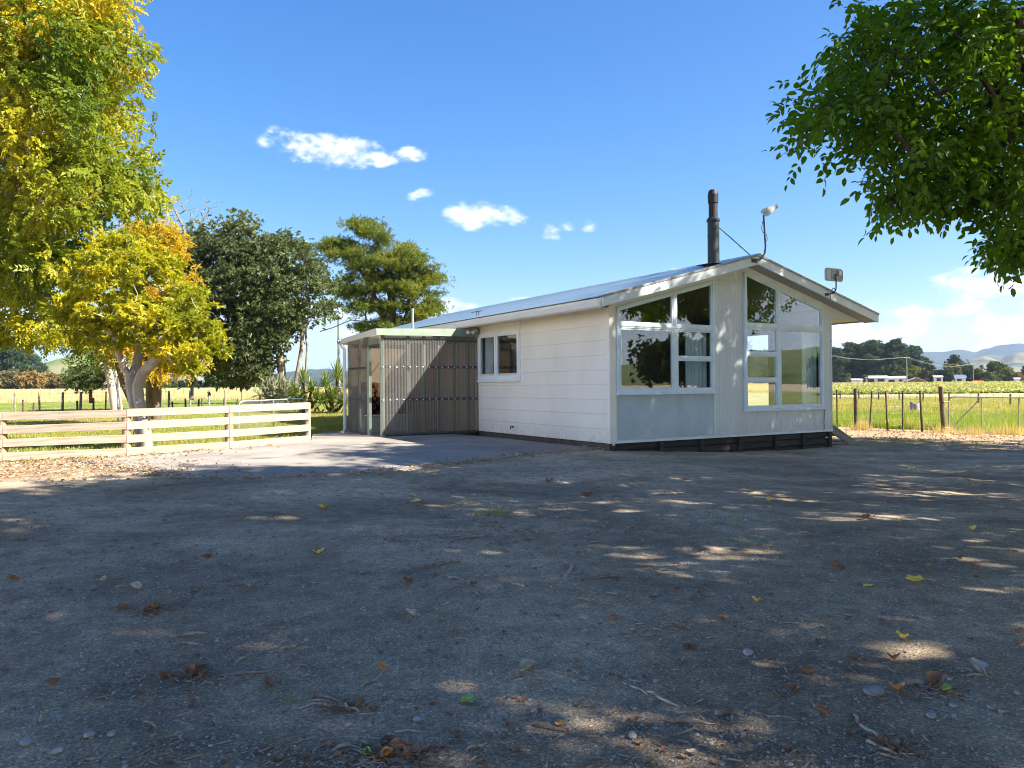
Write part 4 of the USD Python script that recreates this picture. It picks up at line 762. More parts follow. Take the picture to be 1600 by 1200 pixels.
def limbs(stems, targets, rng, r_base, r_tip=.012, wander=.06, power=.5, droop=.0, maxr=.8):
    """stems: polylines from the ground up. Every target is tied to the nearest limb below it. Returns (trunk, branches) meshes."""
    pos, par, stem_of = [], [], []
    for st in stems:
        st = [np.asarray(p, float) for p in st]; prev = -1
        for i in range(len(st) - 1):
            k = max(2, int(np.linalg.norm(st[i + 1] - st[i]) / .35))
            for j in range(k):
                if i == 0 and j == 0 and pos:
                    dd = np.linalg.norm(np.array(pos) - st[0], axis=1); a = int(np.argmin(dd))
                    if dd[a] < .25: prev = a; continue
                pos.append(st[i] + (st[i + 1] - st[i]) * j / k); par.append(prev); stem_of.append(True); prev = len(pos) - 1
        pos.append(st[-1]); par.append(prev); stem_of.append(True)
    ns = len(pos); root = np.mean([s[-1] for s in stems], 0); paths = []
    for t in sorted(map(tuple, targets), key=lambda t: np.linalg.norm(np.array(t) - root)):
        t = np.array(t); Pp = np.array(pos); d = Pp - t; cost = np.linalg.norm(d, axis=1) + 1.2 * np.maximum(d[:, 2] - .1, 0); cost[:max(1, 2)] += .5; a = int(np.argmin(cost)); p0 = pos[a]; L = np.linalg.norm(t - p0)
        k = max(2, int(L / .5)); side = rng.normal(0, wander, 3) * L; prev = a; path = [a]
        for j in range(1, k + 1):
            s = j / k; q = p0 + (t - p0) * s + side * math.sin(math.pi * s) + np.array([0, 0, -droop * L * math.sin(math.pi * s)]); pos.append(q); par.append(prev); stem_of.append(False); prev = len(pos) - 1; path.append(prev)
        paths.append(path)
    load = np.zeros(len(pos))
    for p in paths:
        i = p[-1]
        while i >= 0: load[i] += 1; i = par[i]
    rad = np.minimum(r_tip * np.maximum(load, 1) ** power, maxr); pos = np.array(pos)
    big = max(rad[:ns].max(), 1e-6); rad[:ns] = np.maximum(rad[:ns] * r_base / big, r_tip)
    br = [tube(pos[p], np.r_[min(rad[p[1]] * 1.1, rad[p[0]]), rad[p[1:]]] , 5 if rad[p[1]] < .06 else 7, False) for p in paths]
    i0, tr = 0, []
    for st in stems:
        k = sum(max(2, int(np.linalg.norm(np.asarray(st[i + 1]) - np.asarray(st[i])) / .35)) for i in range(len(st) - 1)) + 1
        tr.append(k)
    # trunks: follow each stem's own nodes
    tm, seen = [], set(); kids = [i for i in range(ns) if not any(par[j] == i for j in range(ns))]
    for e in kids:
        ch = [e]
        while par[ch[-1]] >= 0 and ch[-1] not in seen: seen.add(ch[-1]); ch.append(par[ch[-1]])
        seen.update(ch); ch = ch[::-1]; w = rad[ch].copy()
        w = np.maximum.accumulate(w[::-1])[::-1]
        if len(ch) > 1: tm.append(tube(pos[ch], w, 12, True))
    return cat_mesh(tm), (cat_mesh(br) if br else None)
def flare(st, k=1.5): return st
def tree(name, label, stems, clumps, rad, n, tpls, leaf, bark, rng, r_base, r_tip=.012, group=None, extra=None, crown_kw={}, limb_kw={}, every=1, leafed=None):
    base = np.asarray(stems[0][0], float); t = thing(name, label, 'tree', base, 0, group)
    tr, br = limbs(stems, clumps[::every], rng, r_base, r_tip, **limb_kw)
    tr.apply_translation(-base); o = obj('trunk', tr, M[bark], t, smooth=60)
    if br is not None: br.apply_translation(-base); obj('branches', br, M[bark], t, smooth=60)
    V, f = foliage(tpls, clumps if leafed is None else leafed, rad, n, rng, **crown_kw); obj('crown', (V - base, f), M[leaf], t)
    for nm, cl, rd, nn, tp, lf in extra or []:
        V, f = foliage(tp, cl, rd, nn, rng, **crown_kw); obj(nm, (V - base, f), M[lf], t)
    return t
rng = np.random.default_rng(7)
# 1 the tree whose crown hangs into the frame at the top right, and its neighbours that shade the yard
VIS = [Polygon([(1318, -20), (1322, 10), (1345, 40), (1310, 48), (1278, 55), (1268, 80), (1292, 95), (1268, 108), (1240, 112), (1236, 130), (1252, 140), (1238, 160), (1222, 182), (1248, 196), (1272, 212), (1258, 240), (1290, 258), (1320, 250), (1335, 230), (1350, 236), (1345, 270), (1375, 285), (1362, 310), (1364, 335), (1395, 335), (1420, 345), (1440, 360), (1462, 348), (1485, 345), (1510, 318), (1520, 330), (1525, 360), (1550, 352), (1580, 362), (1590, 370), (1640, 360), (1640, -20)]),
       Polygon([(1650, 335), (1585, 350), (1558, 372), (1556, 386), (1566, 404), (1590, 412), (1650, 415)])]
lf_green = leaf_tpl(.112, .072, .25, .2, True); sprig_green = [pinnate(5, .22, lf_green, 1, .3), pinnate(7, .30, lf_green, 2, .4), pinnate(3, .14, lf_green, 3, .2)]
cv = np.vstack([clumps_poly(VIS[0].exterior.coords, 8.3, .26, 150, 1.2, rng, .75, .42), clumps_poly(VIS[1].exterior.coords, 8.6, .22, 16, .5, rng, .5, .5)])
co = np.vstack([hidden_from_view(ellipsoid_clumps((10.4, 4.6, 5.2), (6.8, 5.2, 4.8), 250, rng, 2.6, .7, .8, 2.4), .75), hidden_from_view(ellipsoid_clumps((8.2, 4.7, 8.6), (2.8, 2.6, 1.5), 75, rng, 3, .5, .8), .75), hidden_from_view(ellipsoid_clumps((10.5, 9.0, 8.2), (2.2, 1.9, 1.5), 45, rng, 3, .5, .8), .75)])
t_right = thing('leafy_tree', 'large green leafy tree overhanging the yard at the upper right', 'tree', (10.4, 6.0, -1.45))
b0 = np.array([10.4, 6.0, -1.45])
_e1 = np.cross(SUN, [0, 0, 1.]); _e1 /= np.linalg.norm(_e1); _e2 = np.cross(_e1, SUN); _B = np.stack([_e1, _e2], 1)
_d = cKDTree(cv @ _B).query(co @ _B)[0]; co = co[(_d > .8) | (rng.uniform(0, 1, len(co)) > .60)]
co = np.vstack([co, hidden_from_view(ellipsoid_clumps((7.8, .5, 7.6), (3.0, 2.4, 1.6), 55, rng, 3, .5, .8), .75), hidden_from_view(ellipsoid_clumps((12.3, 9.3, 7.4), (3.9, 2.2, 1.9), 110, rng, 3, .5, .8), .75)])
tr, br = limbs([[(10.4, 6, -1.5), (10.3, 6, .6), (10.5, 5.8, 2.2)], [(10.5, 5.8, 2.2), (8.2, 6.6, 3.4), (6.4, 7.4, 3.9)], [(10.5, 5.8, 2.2), (11.6, 5.2, 4.6), (12, 5, 7.6)], [(10.5, 5.8, 2.2), (9.4, 4.6, 4.6), (8.6, 3.8, 7)]], np.vstack([cv[::2], co[::2]]), rng, .34, .010, droop=.03)
obj('trunk', tr.apply_translation(-b0), M['bark_dark'], t_right, smooth=60); obj('branches', br.apply_translation(-b0), M['bark_dark'], t_right, smooth=60)
V, f = foliage(sprig_green, cv, (.34, .34, .13), 16, rng, (.7, 1.15), 1.7, .6, .25, tail=.05, vary=.12); obj('crown', (V - b0, f), M['leaf_green'], t_right)
SUN_CUTS = [(G(x, y), r_) for x, y, r_ in [(905, 860, .44), (1048, 886, .42), (1085, 862, .48), (955, 948, .44), (905, 1125, .42), (1040, 1130, .40), (1170, 1185, .42), (1230, 1070, .36), (430, 808, .46), (712, 775, .4), (1455, 816, .46), (1500, 849, .46), (1330, 770, .46), (1480, 772, .46), (1160, 830, .40), (830, 936, .36), (715, 860, .36), (1390, 745, .46), (1480, 715, .5), (840, 728, .46), (560, 718, .46), (620, 735, .42), (1560, 1005, .4), (1340, 1010, .34)]]  # chosen sun spot points; crown sprays on their sun lines are cut out
SUN_CUTS += [(hw(*(lambda q: (q[0], 0, q[1]))(onplane(x, y))), r_) for x, y, r_ in [(1006, 640, .46), (1003, 662, .40), (1118, 520, .30), (1170, 650, .36), (1212, 662, .36), (1240, 668, .34), (1262, 664, .36), (1284, 642, .40), (1250, 648, .36), (1150, 556, .32)]]
sprig_coarse = [pinnate(5, .34, leaf_tpl(.20, .12, .3, .2), 5, .3), pinnate(7, .42, leaf_tpl(.19, .11, .3, .2), 6, .4)]
V, f = foliage(sprig_coarse, co, (.85, .85, .5), 32, rng, (.8, 1.2), .9, .4, .4, sun_cuts=SUN_CUTS); obj('crown', (V - b0, f), M['leaf_green'], t_right)
cs = np.array([ray(x, y) * 8.2 for x, y in [(1440, 296), (1420, 310), (1466, 305), (1490, 292), (1520, 282), (1545, 275), (1560, 270), (1402, 300)]])
V, f = foliage([pinnate(5, .10, leaf_tpl(.05, .016), 8)], cs, .10, 22, rng, droop=.9); obj('seed_cluster', (V - b0, f), M['leaf_seed'], t_right)
# single leaves of the sprays that hang lowest and nearest
cls = stage.CreateClassPrim('/Leaf'); usdkit.mesh(stage, '/Leaf/blade', lf_green, M['leaf_green'])
edge = [(a, b) for a, b in zip(cv, project(cv)) if b[0] < 1600]; edge.sort(key=lambda e: -e[1][1] + .3 * e[1][0])
k = 0
for c, _ in edge:
    for _ in range(5):
        if k >= 280: break
        d = rng.normal(0, 1, 3); d /= np.linalg.norm(d); p = c + d * [.3, .3, .24]; x = d * .5 + rng.normal(0, .5, 3) + [0, 0, -.6]; m = frame_to(p, p + x * .01, (rng.normal(0, .4), rng.normal(0, .4), 1))[0]; m[:3, :3] *= rng.uniform(.8, 1.15); m[:3, 3] = p - b0
        ref('leaf', '/Leaf', t_right, m); k += 1
for nm, lab, c, rad, n, base in (('leafy_tree', 'leafy green tree out of frame beyond the right edge shading the house', (17.0, 12.0, 6.6), (6.6, 4.6, 5.9), 320, (17, 13.6, -1.5)),
                                 ('leafy_tree', 'leafy green tree behind the viewer shading the foreground gravel', (8.8, -3.4, 6.3), (7.2, 5.4, 4.6), 255, (9.5, -4, -1.45))):
    cc = hidden_from_view(ellipsoid_clumps(c, rad, n, rng, 2.6, .7, .8, 3.0), .85)
    tree(nm, lab, [[(*base,), (base[0] + .1, base[1], 1.0), (c[0], c[1], 2.6)], [(c[0], c[1], 2.6), (c[0] - 2.2, c[1] + .8, 5), (c[0] - 3, c[1] + 1, 6.6)], [(c[0], c[1], 2.6), (c[0] + 1.5, c[1] - 1.2, 5.5), (c[0] + 1.6, c[1] - 1.6, 8)]], cc, (.95, .95, .62), 34, sprig_coarse, 'leaf_green', 'bark_dark', rng, .32, .014, crown_kw=dict(up=.9, out=.4, droop=.4, sun_cuts=SUN_CUTS), every=2)
# 2 the big autumn tree at the left edge
AUT = [(-40, -40), (190, -40), (196, 15), (185, 28), (215, 60), (238, 85), (252, 112), (232, 124), (215, 128), (206, 150), (212, 175), (198, 200), (214, 215), (205, 240), (218, 262), (246, 280), (240, 305), (245, 330), (220, 345), (190, 360), (170, 380), (150, 400), (122, 430), (104, 460), (98, 490), (104, 520), (84, 540), (62, 548), (45, 532), (30, 553), (10, 545), (-40, 556)]
lf_a = leaf_tpl(.115, .072, .3, .25); sprig_a = [pinnate(9, .28, lf_a, 11, .35), pinnate(11, .34, lf_a, 12, .4), pinnate(7, .20, lf_a, 13, .3)]
ca = clumps_poly(AUT, 20.5, .52, 165, 2.8, rng, 1.0, .5); cgold = clumps_poly([(-30, -30), (192, -30), (205, 45), (130, 66), (70, 112), (20, 130), (-30, 100)], 19.4, .4, 55, 1.2, rng, .6, .4); cb = hidden_from_view(ellipsoid_clumps((-17.5, 20.5, 5.2), (6.2, 5.2, 6.2), 170, rng, 2.4, .7, 1.0, .4), .9, [Polygon(AUT)])
ta = tree('autumn_tree', 'tall tree turning yellow that fills the left edge', [[(-16.2, 21, -1.3), (-16, 21, 1), (-15.6, 20.8, 3)], [(-15.6, 20.8, 3), (-13.6, 20.4, 2.9), (-11.8, 20.3, 2.3)], [(-15.6, 20.8, 3), (-13.8, 20.4, 5.0), (-12, 20.4, 6.0)], [(-15.6, 20.8, 3), (-15.2, 20.8, 6), (-13.5, 20.5, 9.0)]], np.vstack([ca, cb]), (.70, .70, .42), np.r_[np.full(len(ca), 50), np.full(len(cb), 26)], sprig_a, 'leaf_autumn', 'bark_grey', rng, .38, .012, crown_kw=dict(up=1.0, out=.7, droop=.25, shell=2.8, tail=.12), limb_kw=dict(droop=.02), every=2, extra=[('crown', cgold, (.6, .6, .36), 30, sprig_a, 'leaf_gold')])
# 3 the small yellow tree behind the rails
YEL = [(150, 366), (185, 348), (215, 360), (240, 378), (262, 392), (285, 412), (290, 432), (315, 452), (324, 480), (345, 505), (358, 530), (352, 558), (328, 570), (302, 600), (272, 592), (248, 572), (236, 548), (205, 530), (180, 548), (150, 552), (125, 545), (100, 520), (76, 490), (84, 455), (105, 428), (120, 398)]
wl = [whorl(8, leaf_tpl(.115, .040, .25, .25), i, .25) for i in (1, 2, 3)]
cy = clumps_poly(YEL, 16.4, .22, 230, 1.5, rng, .85, .45)
yp = project(cy); cyl = cy[(((yp[:, 0] - 222) / 80) ** 2 + ((yp[:, 1] - 476) / 48) ** 2 > 1) | (rng.uniform(0, 1, len(cy)) > .38)]
Y = lambda x, y, d=16.4: ray(x, y) * d
ty = tree('yellow_leaved_tree', 'small pale barked tree with yellow green leaves behind the board fence', [[Y(222, 700), Y(219, 660), Y(210, 630), Y(205, 604), Y(205, 592)], [Y(205, 592), Y(196, 578), Y(188, 560, 16.2), Y(176, 520, 16)], [Y(205, 592), Y(213, 572, 16.6), Y(219, 545, 16.8), Y(222, 480, 16.8)], [Y(230, 698, 16.1), Y(226, 660, 16.1), Y(217, 625, 16.1), Y(215, 603, 16.1), Y(223, 583, 16.1), Y(244, 562, 16.0), Y(262, 530, 15.8)], [Y(212, 698, 16.8), Y(218, 670, 16.7), Y(219, 655, 16.5)], [Y(241, 696, 16.3), Y(233, 668, 16.3), Y(224, 648, 16.2)], [Y(203, 697, 16.2), Y(210, 672, 16.3), Y(214, 655, 16.3)]], cy, (.25, .25, .15), 17, wl, 'leaf_yellow', 'bark_pale', rng, .115, .007, crown_kw=dict(up=.7, out=.8, droop=.1), limb_kw=dict(power=.42, wander=.1), leafed=cyl)
ORG = [(198, 345), (238, 336), (276, 352), (294, 378), (290, 410), (262, 425), (215, 420), (196, 380)]
co_ = np.vstack([clumps_poly(ORG, 25, .4, 40, 1.4, rng, .6, .5), clumps_poly([(158, 515), (205, 512), (210, 548), (165, 552)], 25, .35, 14, 1, rng, .6, .4), clumps_poly([(208, 540), (330, 520), (330, 575), (280, 590), (225, 600), (208, 590)], 25, .4, 26, 1.2, rng, .6, .4), clumps_poly([(205, 420), (300, 420), (320, 520), (200, 520)], 25.5, .45, 40, 1.5, rng, .6, .5)])
O = lambda x, y, d=25: ray(x, y) * d
tree('orange_leaved_tree', 'taller orange leaved tree with a thick dark trunk behind the small yellow tree', [[G(240, 640) * 25 / 35 * [1, 1, 1] if False else O(240, 655), O(240, 600), O(238, 560), O(236, 500)], [O(216, 655), O(202, 622), O(192, 600), O(184, 570), O(190, 520)]], co_, (.5, .5, .38), 24, [whorl(7, leaf_tpl(.14, .05), 21, .2), pinnate(7, .25, leaf_tpl(.11, .045), 22)], 'leaf_orange', 'bark_brown', rng, .24, .012)
OLV = [(92, 488), (150, 482), (200, 500), (212, 540), (205, 566), (182, 576), (158, 566), (138, 572), (118, 556), (100, 540)]
cl = clumps_poly(OLV, 33, .55, 60, 1.8, rng, .55, .45)
L_ = lambda x, y, d=33: ray(x, y) * d
tree('twin_trunk_tree', 'olive green tree on two pale slender trunks behind the board fence', [[L_(181, 648), L_(176, 610), L_(170, 580), L_(166, 545)], [L_(191, 648), L_(186, 610), L_(181, 580), L_(176, 540)]], cl, (.7, .7, .5), 26, [pinnate(9, .4, leaf_tpl(.16, .06), 31, .5), whorl(6, leaf_tpl(.18, .06), 32)], 'leaf_olive', 'bark_pale', rng, .17, .016)
cl = clumps_poly([(112, 578), (135, 574), (160, 580), (166, 592), (145, 606), (118, 608), (108, 596)], 40, .45, 22, 1.2, rng, .5, .4)
tree('young_conifer', 'small dark conifer seen under the autumn tree beyond the wire fence', [[L_(142, 630, 40), L_(141, 605, 40), L_(140, 580, 40)]], cl, (.6, .6, .4), 40, [whorl(8, leaf_tpl(.2, .04), 33)], 'leaf_dark', 'bark_brown', rng, .09, .012)
# 4 dark evergreen
EVG = [(262, 400), (285, 372), (302, 354), (330, 349), (350, 352), (362, 344), (385, 340), (412, 348), (430, 364), (455, 360), (468, 375), (492, 388), (500, 410), (516, 430), (526, 452), (523, 482), (512, 498), (488, 502), (480, 524), (458, 528), (452, 548), (432, 552), (425, 580), (412, 606), (360, 604), (320, 600), (292, 570), (280, 480)]
ce = clumps_poly(EVG, 40, .62, 215, 3.4, rng, .9, .4)
E_ = lambda x, y, d=40: ray(x, y) * d
tree('evergreen_tree', 'broad dark evergreen tree with several trunks left of the woodshed', [[E_(443, 634), E_(441, 590), E_(436, 540), E_(420, 470)], [E_(456, 632, 39.6), E_(463, 590, 39.6), E_(471, 545, 39.6), E_(474, 500, 39.6)], [E_(433, 634, 40.6), E_(426, 600, 40.6), E_(414, 570, 40.6), E_(395, 520, 40.6)], [E_(466, 632, 40.3), E_(478, 580, 40.3), E_(480, 540, 40.3), E_(470, 470, 40.3)]], ce, (.82, .82, .55), 74, [whorl(7, leaf_tpl(.15, .075, .3, .2), 41, .3), whorl(9, leaf_tpl(.13, .065, .3, .2), 42, .1)], 'leaf_dark', 'bark_grey', rng, .27, .022, crown_kw=dict(up=.6, out=.7, droop=.15, shell=2.4), every=3)
# 5 tiered conifer behind the house
tiers = [([(538, 350), (556, 341), (585, 343), (604, 356), (612, 376), (600, 385), (575, 372), (550, 366)], 34), ([(494, 390), (500, 364), (516, 372), (538, 374), (560, 380), (565, 400), (540, 412), (510, 408)], 34), ([(545, 398), (575, 382), (640, 380), (664, 400), (660, 425), (620, 432), (560, 428), (540, 418)], 60), ([(520, 440), (545, 425), (600, 430), (612, 450), (570, 468), (528, 466)], 40),
         ([(610, 432), (670, 420), (692, 438), (688, 462), (650, 470), (612, 462)], 44), ([(536, 478), (580, 462), (640, 468), (648, 486), (600, 492), (545, 490)], 34), ([(640, 470), (690, 468), (694, 482), (672, 505), (640, 500)], 26), ([(552, 506), (600, 498), (660, 500), (660, 520), (600, 524), (556, 520)], 34), ([(592, 395), (650, 390), (668, 470), (600, 480)], 30)]
ct_ = np.vstack([clumps_poly(p, 55, .42, int(n * .8), 2.6, rng, .5, .35) for p, n in tiers] + [clumps_poly([(500, 368), (545, 352), (575, 338), (612, 362), (640, 378), (672, 404), (694, 438), (690, 470), (660, 512), (560, 516), (535, 470), (520, 430), (496, 396)], 55, .4, 24, 2.6, rng, .8, .25)])
T_ = lambda x, y, d=55: ray(x, y) * d
tree('tiered_conifer', 'olive green conifer with flat tiers of foliage rising behind the woodshed roof', [[T_(617, 625), T_(615, 520), T_(612, 470), T_(604, 420), T_(585, 368)], [T_(613, 560), T_(600, 500), T_(575, 440), T_(545, 395)], [T_(618, 560), T_(632, 500), T_(645, 450), T_(655, 420)], [T_(610, 540), T_(580, 503), T_(548, 500), T_(520, 512), T_(500, 518)]], ct_, (.80, .80, .33), 46, [whorl(9, leaf_tpl(.26, .03, .1, .1), 51, .6), whorl(7, leaf_tpl(.22, .035, .1, .1), 52, .9)], 'leaf_totara', 'bark_brown', rng, .38, .03, crown_kw=dict(up=1.0, out=.6, droop=-.3, tail=.12), every=2)
# 6 bare twigs
t = thing('bare_tree', 'leafless twiggy tree top showing above the dark evergreen', 'tree', E_(300, 625, 46))
tips = [E_(x, y, 46) for x, y in [(262, 308), (268, 318), (275, 330), (285, 322), (296, 340), (305, 345), (318, 328), (326, 338), (334, 332), (290, 356), (280, 345), (310, 352), (272, 312), (322, 322)]]
tr, br = limbs([[E_(300, 625, 46), E_(300, 500, 46), E_(298, 400, 46)], [E_(298, 400, 46), E_(284, 350, 46), E_(270, 322, 46)], [E_(298, 400, 46), E_(314, 350, 46), E_(326, 330, 46)]], np.array(tips + [p + rng.normal(0, .6, 3) for p in tips for _ in range(7)]), rng, .10, .010, wander=.16)
obj('trunk', tr.apply_translation(-E_(300, 625, 46)), M['twig'], t, smooth=60); obj('branches', br.apply_translation(-E_(300, 625, 46)), M['twig'], t)
# 7 yuccas and a grey shrub
def yucca(label, heads, base, nb=56):
    t = thing('yucca', label, 'plant', base); obj('stem', cat_mesh([tube([base * 0 + [rng.normal(0, .1), rng.normal(0, .1), -.05], (h - base) * .6 + [0, 0, -.1], h - base], [.09, .075, .06], 7) for h, r in heads]), M['bark_brown'], t, smooth=60)
    for h, r in heads:
        Vs, Fs, k, dV, dF, dk = [], [], 0, [], [], 0
        for i in range(nb):
            el = 1.45 - 1.75 * (i / nb) ** 1.1 + rng.normal(0, .1); az = i * 2.4 + rng.normal(0, .25); L = r * rng.uniform(.85, 1.15); s = np.linspace(0, 1, 5); sag = .18 * s ** 2 * (1.6 - el)
            c = np.stack([s * L * math.cos(el), 0 * s, s * L * math.sin(el) - sag * L], 1); w = .034 * np.array([.7, 1, .9, .55, .04]); V = np.vstack([c + np.stack([0 * w, w, .4 * w], 1), c - np.stack([0 * w, w, -.4 * w], 1), c]); V = V @ rot_z(az).T + (h - base)
            f = np.vstack([[(j, j + 1, 10 + j), (j + 1, 11 + j, 10 + j), (10 + j, 11 + j, 5 + j), (11 + j, 6 + j, 5 + j)] for j in range(4)]); Vs.append(V); Fs.append(f + k); k += 15
        obj('rosette', (np.vstack(Vs), np.vstack(Fs)), M['leaf_yucca'], t)
        for i in range(26):
            az = rng.uniform(0, 6.28); L = r * rng.uniform(.5, .9); s = np.linspace(0, 1, 4); c = np.stack([s * L * .55, 0 * s, -.25 - s * L], 1); w = .025 * np.array([1, .9, .6, .05]); V = np.vstack([c + np.stack([0 * w, w, 0 * w], 1), c - np.stack([0 * w, w, 0 * w], 1)]) @ rot_z(az).T + (h - base)
            dV.append(V); dF.append(np.vstack([[(j, j + 1, 4 + j), (j + 1, 5 + j, 4 + j)] for j in range(3)]) + dk); dk += 8
        obj('dead_skirt', (np.vstack(dV), np.vstack(dF)), M['leaf_dead'], t)
H = lambda x, y, d: ray(x, y) * d
yucca('yellow green yucca clump beside the evergreen trunks', [(H(474, 598, 35.5), .85), (H(462, 618, 35), .7), (H(486, 612, 34.6), .75), (H(470, 628, 34.5), .6), (H(495, 624, 34.3), .6)], G(478, 642))
yucca('tallest yucca clump against the downpipe of the woodshed', [(H(527, 592, 35), 1.0), (H(508, 604, 34.6), .8), (H(541, 606, 34.4), .85), (H(518, 622, 34), .75), (H(537, 628, 33.8), .7), (H(505, 630, 33.8), .6)], G(522, 642))
t = thing('grey_shrub', 'pale grey green grassy shrub at the foot of the evergreen trunks', 'shrub', G(436, 636))
cg = np.array([H(x, y, 37) for x, y in [(428, 618), (436, 610), (444, 616), (433, 624), (442, 626), (450, 620), (424, 626)]])
V, f = foliage([leaf_tpl(.5, .02, .1, .2)], cg, (.45, .45, .4), 160, rng, up=.2, out=.4, droop=-.9); obj('foliage', (V - G(436, 636), f), M['leaf_grey'], t)

# ---------------------------------------------------------------- grass, crop
def blades(n, h, w, spread, seed, lean=.35):
    r = np.random.default_rng(seed); Vs, Fs = [], []
    for i in range(n):
        a = r.uniform(0, 6.28); p = r.normal(0, spread, 2); hh = h * r.uniform(.5, 1.1); b = r.uniform(0, lean) * hh; d = np.array([math.cos(a), math.sin(a)]); s = np.array([-d[1], d[0]]) * w
        Vs.append(np.array([(*(p - s), 0), (*(p + s), 0), (*(p + d * b * .4 + s * .6), hh * .55), (*(p + d * b * .4 - s * .6), hh * .55), (*(p + d * b), hh)])); Fs.append(np.array([(0, 1, 2), (0, 2, 3), (3, 2, 4)]) + 5 * i)
    return np.vstack(Vs), np.vstack(Fs)
def in_wedge(n, r0, r1, a0, a1, rng, p=1.0):
    r = np.sqrt(rng.uniform(r0 ** (2 * p), r1 ** (2 * p), n)) ** (1 / p) if p == 1 else r0 * (r1 / r0) ** rng.uniform(0, 1, n); a = np.radians(rng.uniform(a0, a1, n)); return r * np.sin(a), r * np.cos(a)
def grass(name, label, protos, mats, x, y, s0, s1, rng, tilt=.06):
    z = zg(x, y) - .03; s = rng.uniform(s0, s1, len(x))
    return scatter(name, list(zip(protos, mats)), np.stack([x, y, z], 1), rotz_quats(rng, len(x), tilt), np.stack([s, s, s * rng.uniform(.8, 1.2, len(x))], 1), idx=rng.integers(0, len(protos), len(x)), label=label)
rng = np.random.default_rng(17)
M['grass_lawn'] = leafmat('grass_lawn', [(.21, .23, .045), (.31, .30, .07), (.40, .33, .14)], trans=.4, rough=.6)
g_l = [blades(22, .34, .007, .12, 1), blades(22, .26, .007, .14, 2)]
straw_edge = straw.buffer(.15); house_poly = Polygon([tuple(hw(u, v)[:2]) for u, v in ((-.3, -.4), (7.9, -.4), (7.9, 15), (-.3, 15))]).union(Polygon([tuple(hw(u, v)[:2]) for u, v in ((-3, 5), (.2, 5), (.2, 8.2), (-3, 8.2))]))
def keep(x, y, *polys):
    k = np.ones(len(x), bool)
    for p in polys: k &= ~contains_xy(p, x, y)
    return x[k], y[k]
x, y = in_wedge(16000, 20.5, 36, 20, 39, rng, 0); x, y = keep(x, y, straw_edge, house_poly, gravel)
grass('long_grass', 'bright green long grass behind the wire fence on the right', g_l, [M['grass_lush'], M['grass_lush']], x, y, .5, 1.1, rng)
x, y = in_wedge(9000, 33, 75, 20, 38, rng, 0); x, y = keep(x, y, house_poly)
grass('paddock_grass', 'shorter mixed grass of the right hand paddock', [blades(20, .26, .012, .25, 3), blades(18, .3, .012, .25, 4), blades(20, .24, .012, .25, 5)], [M['grass_mid'], M['grass_lawn'], M['grass_dry']], x, y, .5, 1.1, rng)
x, y = in_wedge(11000, 16, 80, -40, -8, rng, 0); x, y = keep(x, y, pad.buffer(.1), house_poly, gravel)
grass('lawn_grass', 'short green grass of the lawn and paddock on the left', [blades(30, .05, .009, .18, 5), blades(26, .06, .009, .2, 6)], [M['grass_lawn'], M['grass_lawn']], x, y, .6, 1.3, rng)
x, y = in_wedge(9000, 80, 200, -40, 0, rng, 0)
grass('seed_head_grass', 'pale tall dry grass in a band across the left paddock', [blades(26, .5, .02, .6, 7), blades(24, .4, .02, .6, 8)], [M['grass_dry'], M['grass_dry']], x, y, .6, 1.1, rng)
x, y = in_wedge(9000, 105, 330, 17, 40, rng, 0)
grass('dry_grass', 'pale dry grass of the far right field', [blades(26, .36, .03, .8, 9), blades(24, .26, .03, .8, 10)], [M['grass_dry'], M['grass_mid']], x, y, .7, 1.2, rng)
pts = [(1345, 668), (1352, 662), (1348, 672), (1440, 668), (1450, 664), (1458, 668), (1466, 672), (1430, 670), (1395, 668), (1372, 667), (1480, 676), (1520, 678), (1560, 678), (1590, 679), (1310, 662)]
xy = np.array([G(*p)[:2] + rng.normal(0, .25, 2) for p in pts for _ in range(26)])
grass('dry_tufts', 'dry straw coloured grass tufts along the foot of the right fence', [blades(26, .42, .006, .10, 11, .6), blades(22, .3, .006, .12, 12, .8)], [M['grass_dry'], M['grass_dry']], xy[:, 0], xy[:, 1], .35, 1.0, rng, .15)
cx, cy2 = [], []
for row in range(26):                                                # rows of a leafy crop, running across the view
    d = 96 + row * 5.2; n = 260; t = rng.uniform(0, 1, n); q = d + 24 * (t - .3); a = np.radians(20 + 21 * t); cx.append(q * np.sin(a)); cy2.append(q * np.cos(a))
x, y = np.concatenate(cx), np.concatenate(cy2)
cr = scatter('crop', [(whorl(12, leaf_tpl(.55, .4), 61, .22), M['crop']), (whorl(12, leaf_tpl(.5, .4), 62, .3), M['crop'])], np.stack([x, y, zg(x, y) + .02], 1), rotz_quats(rng, len(x), .15), np.repeat(rng.uniform(.6, 1.1, len(x))[:, None], 3, 1), idx=rng.integers(0, 2, len(x)), label='rows of low leafy crop across the right field')

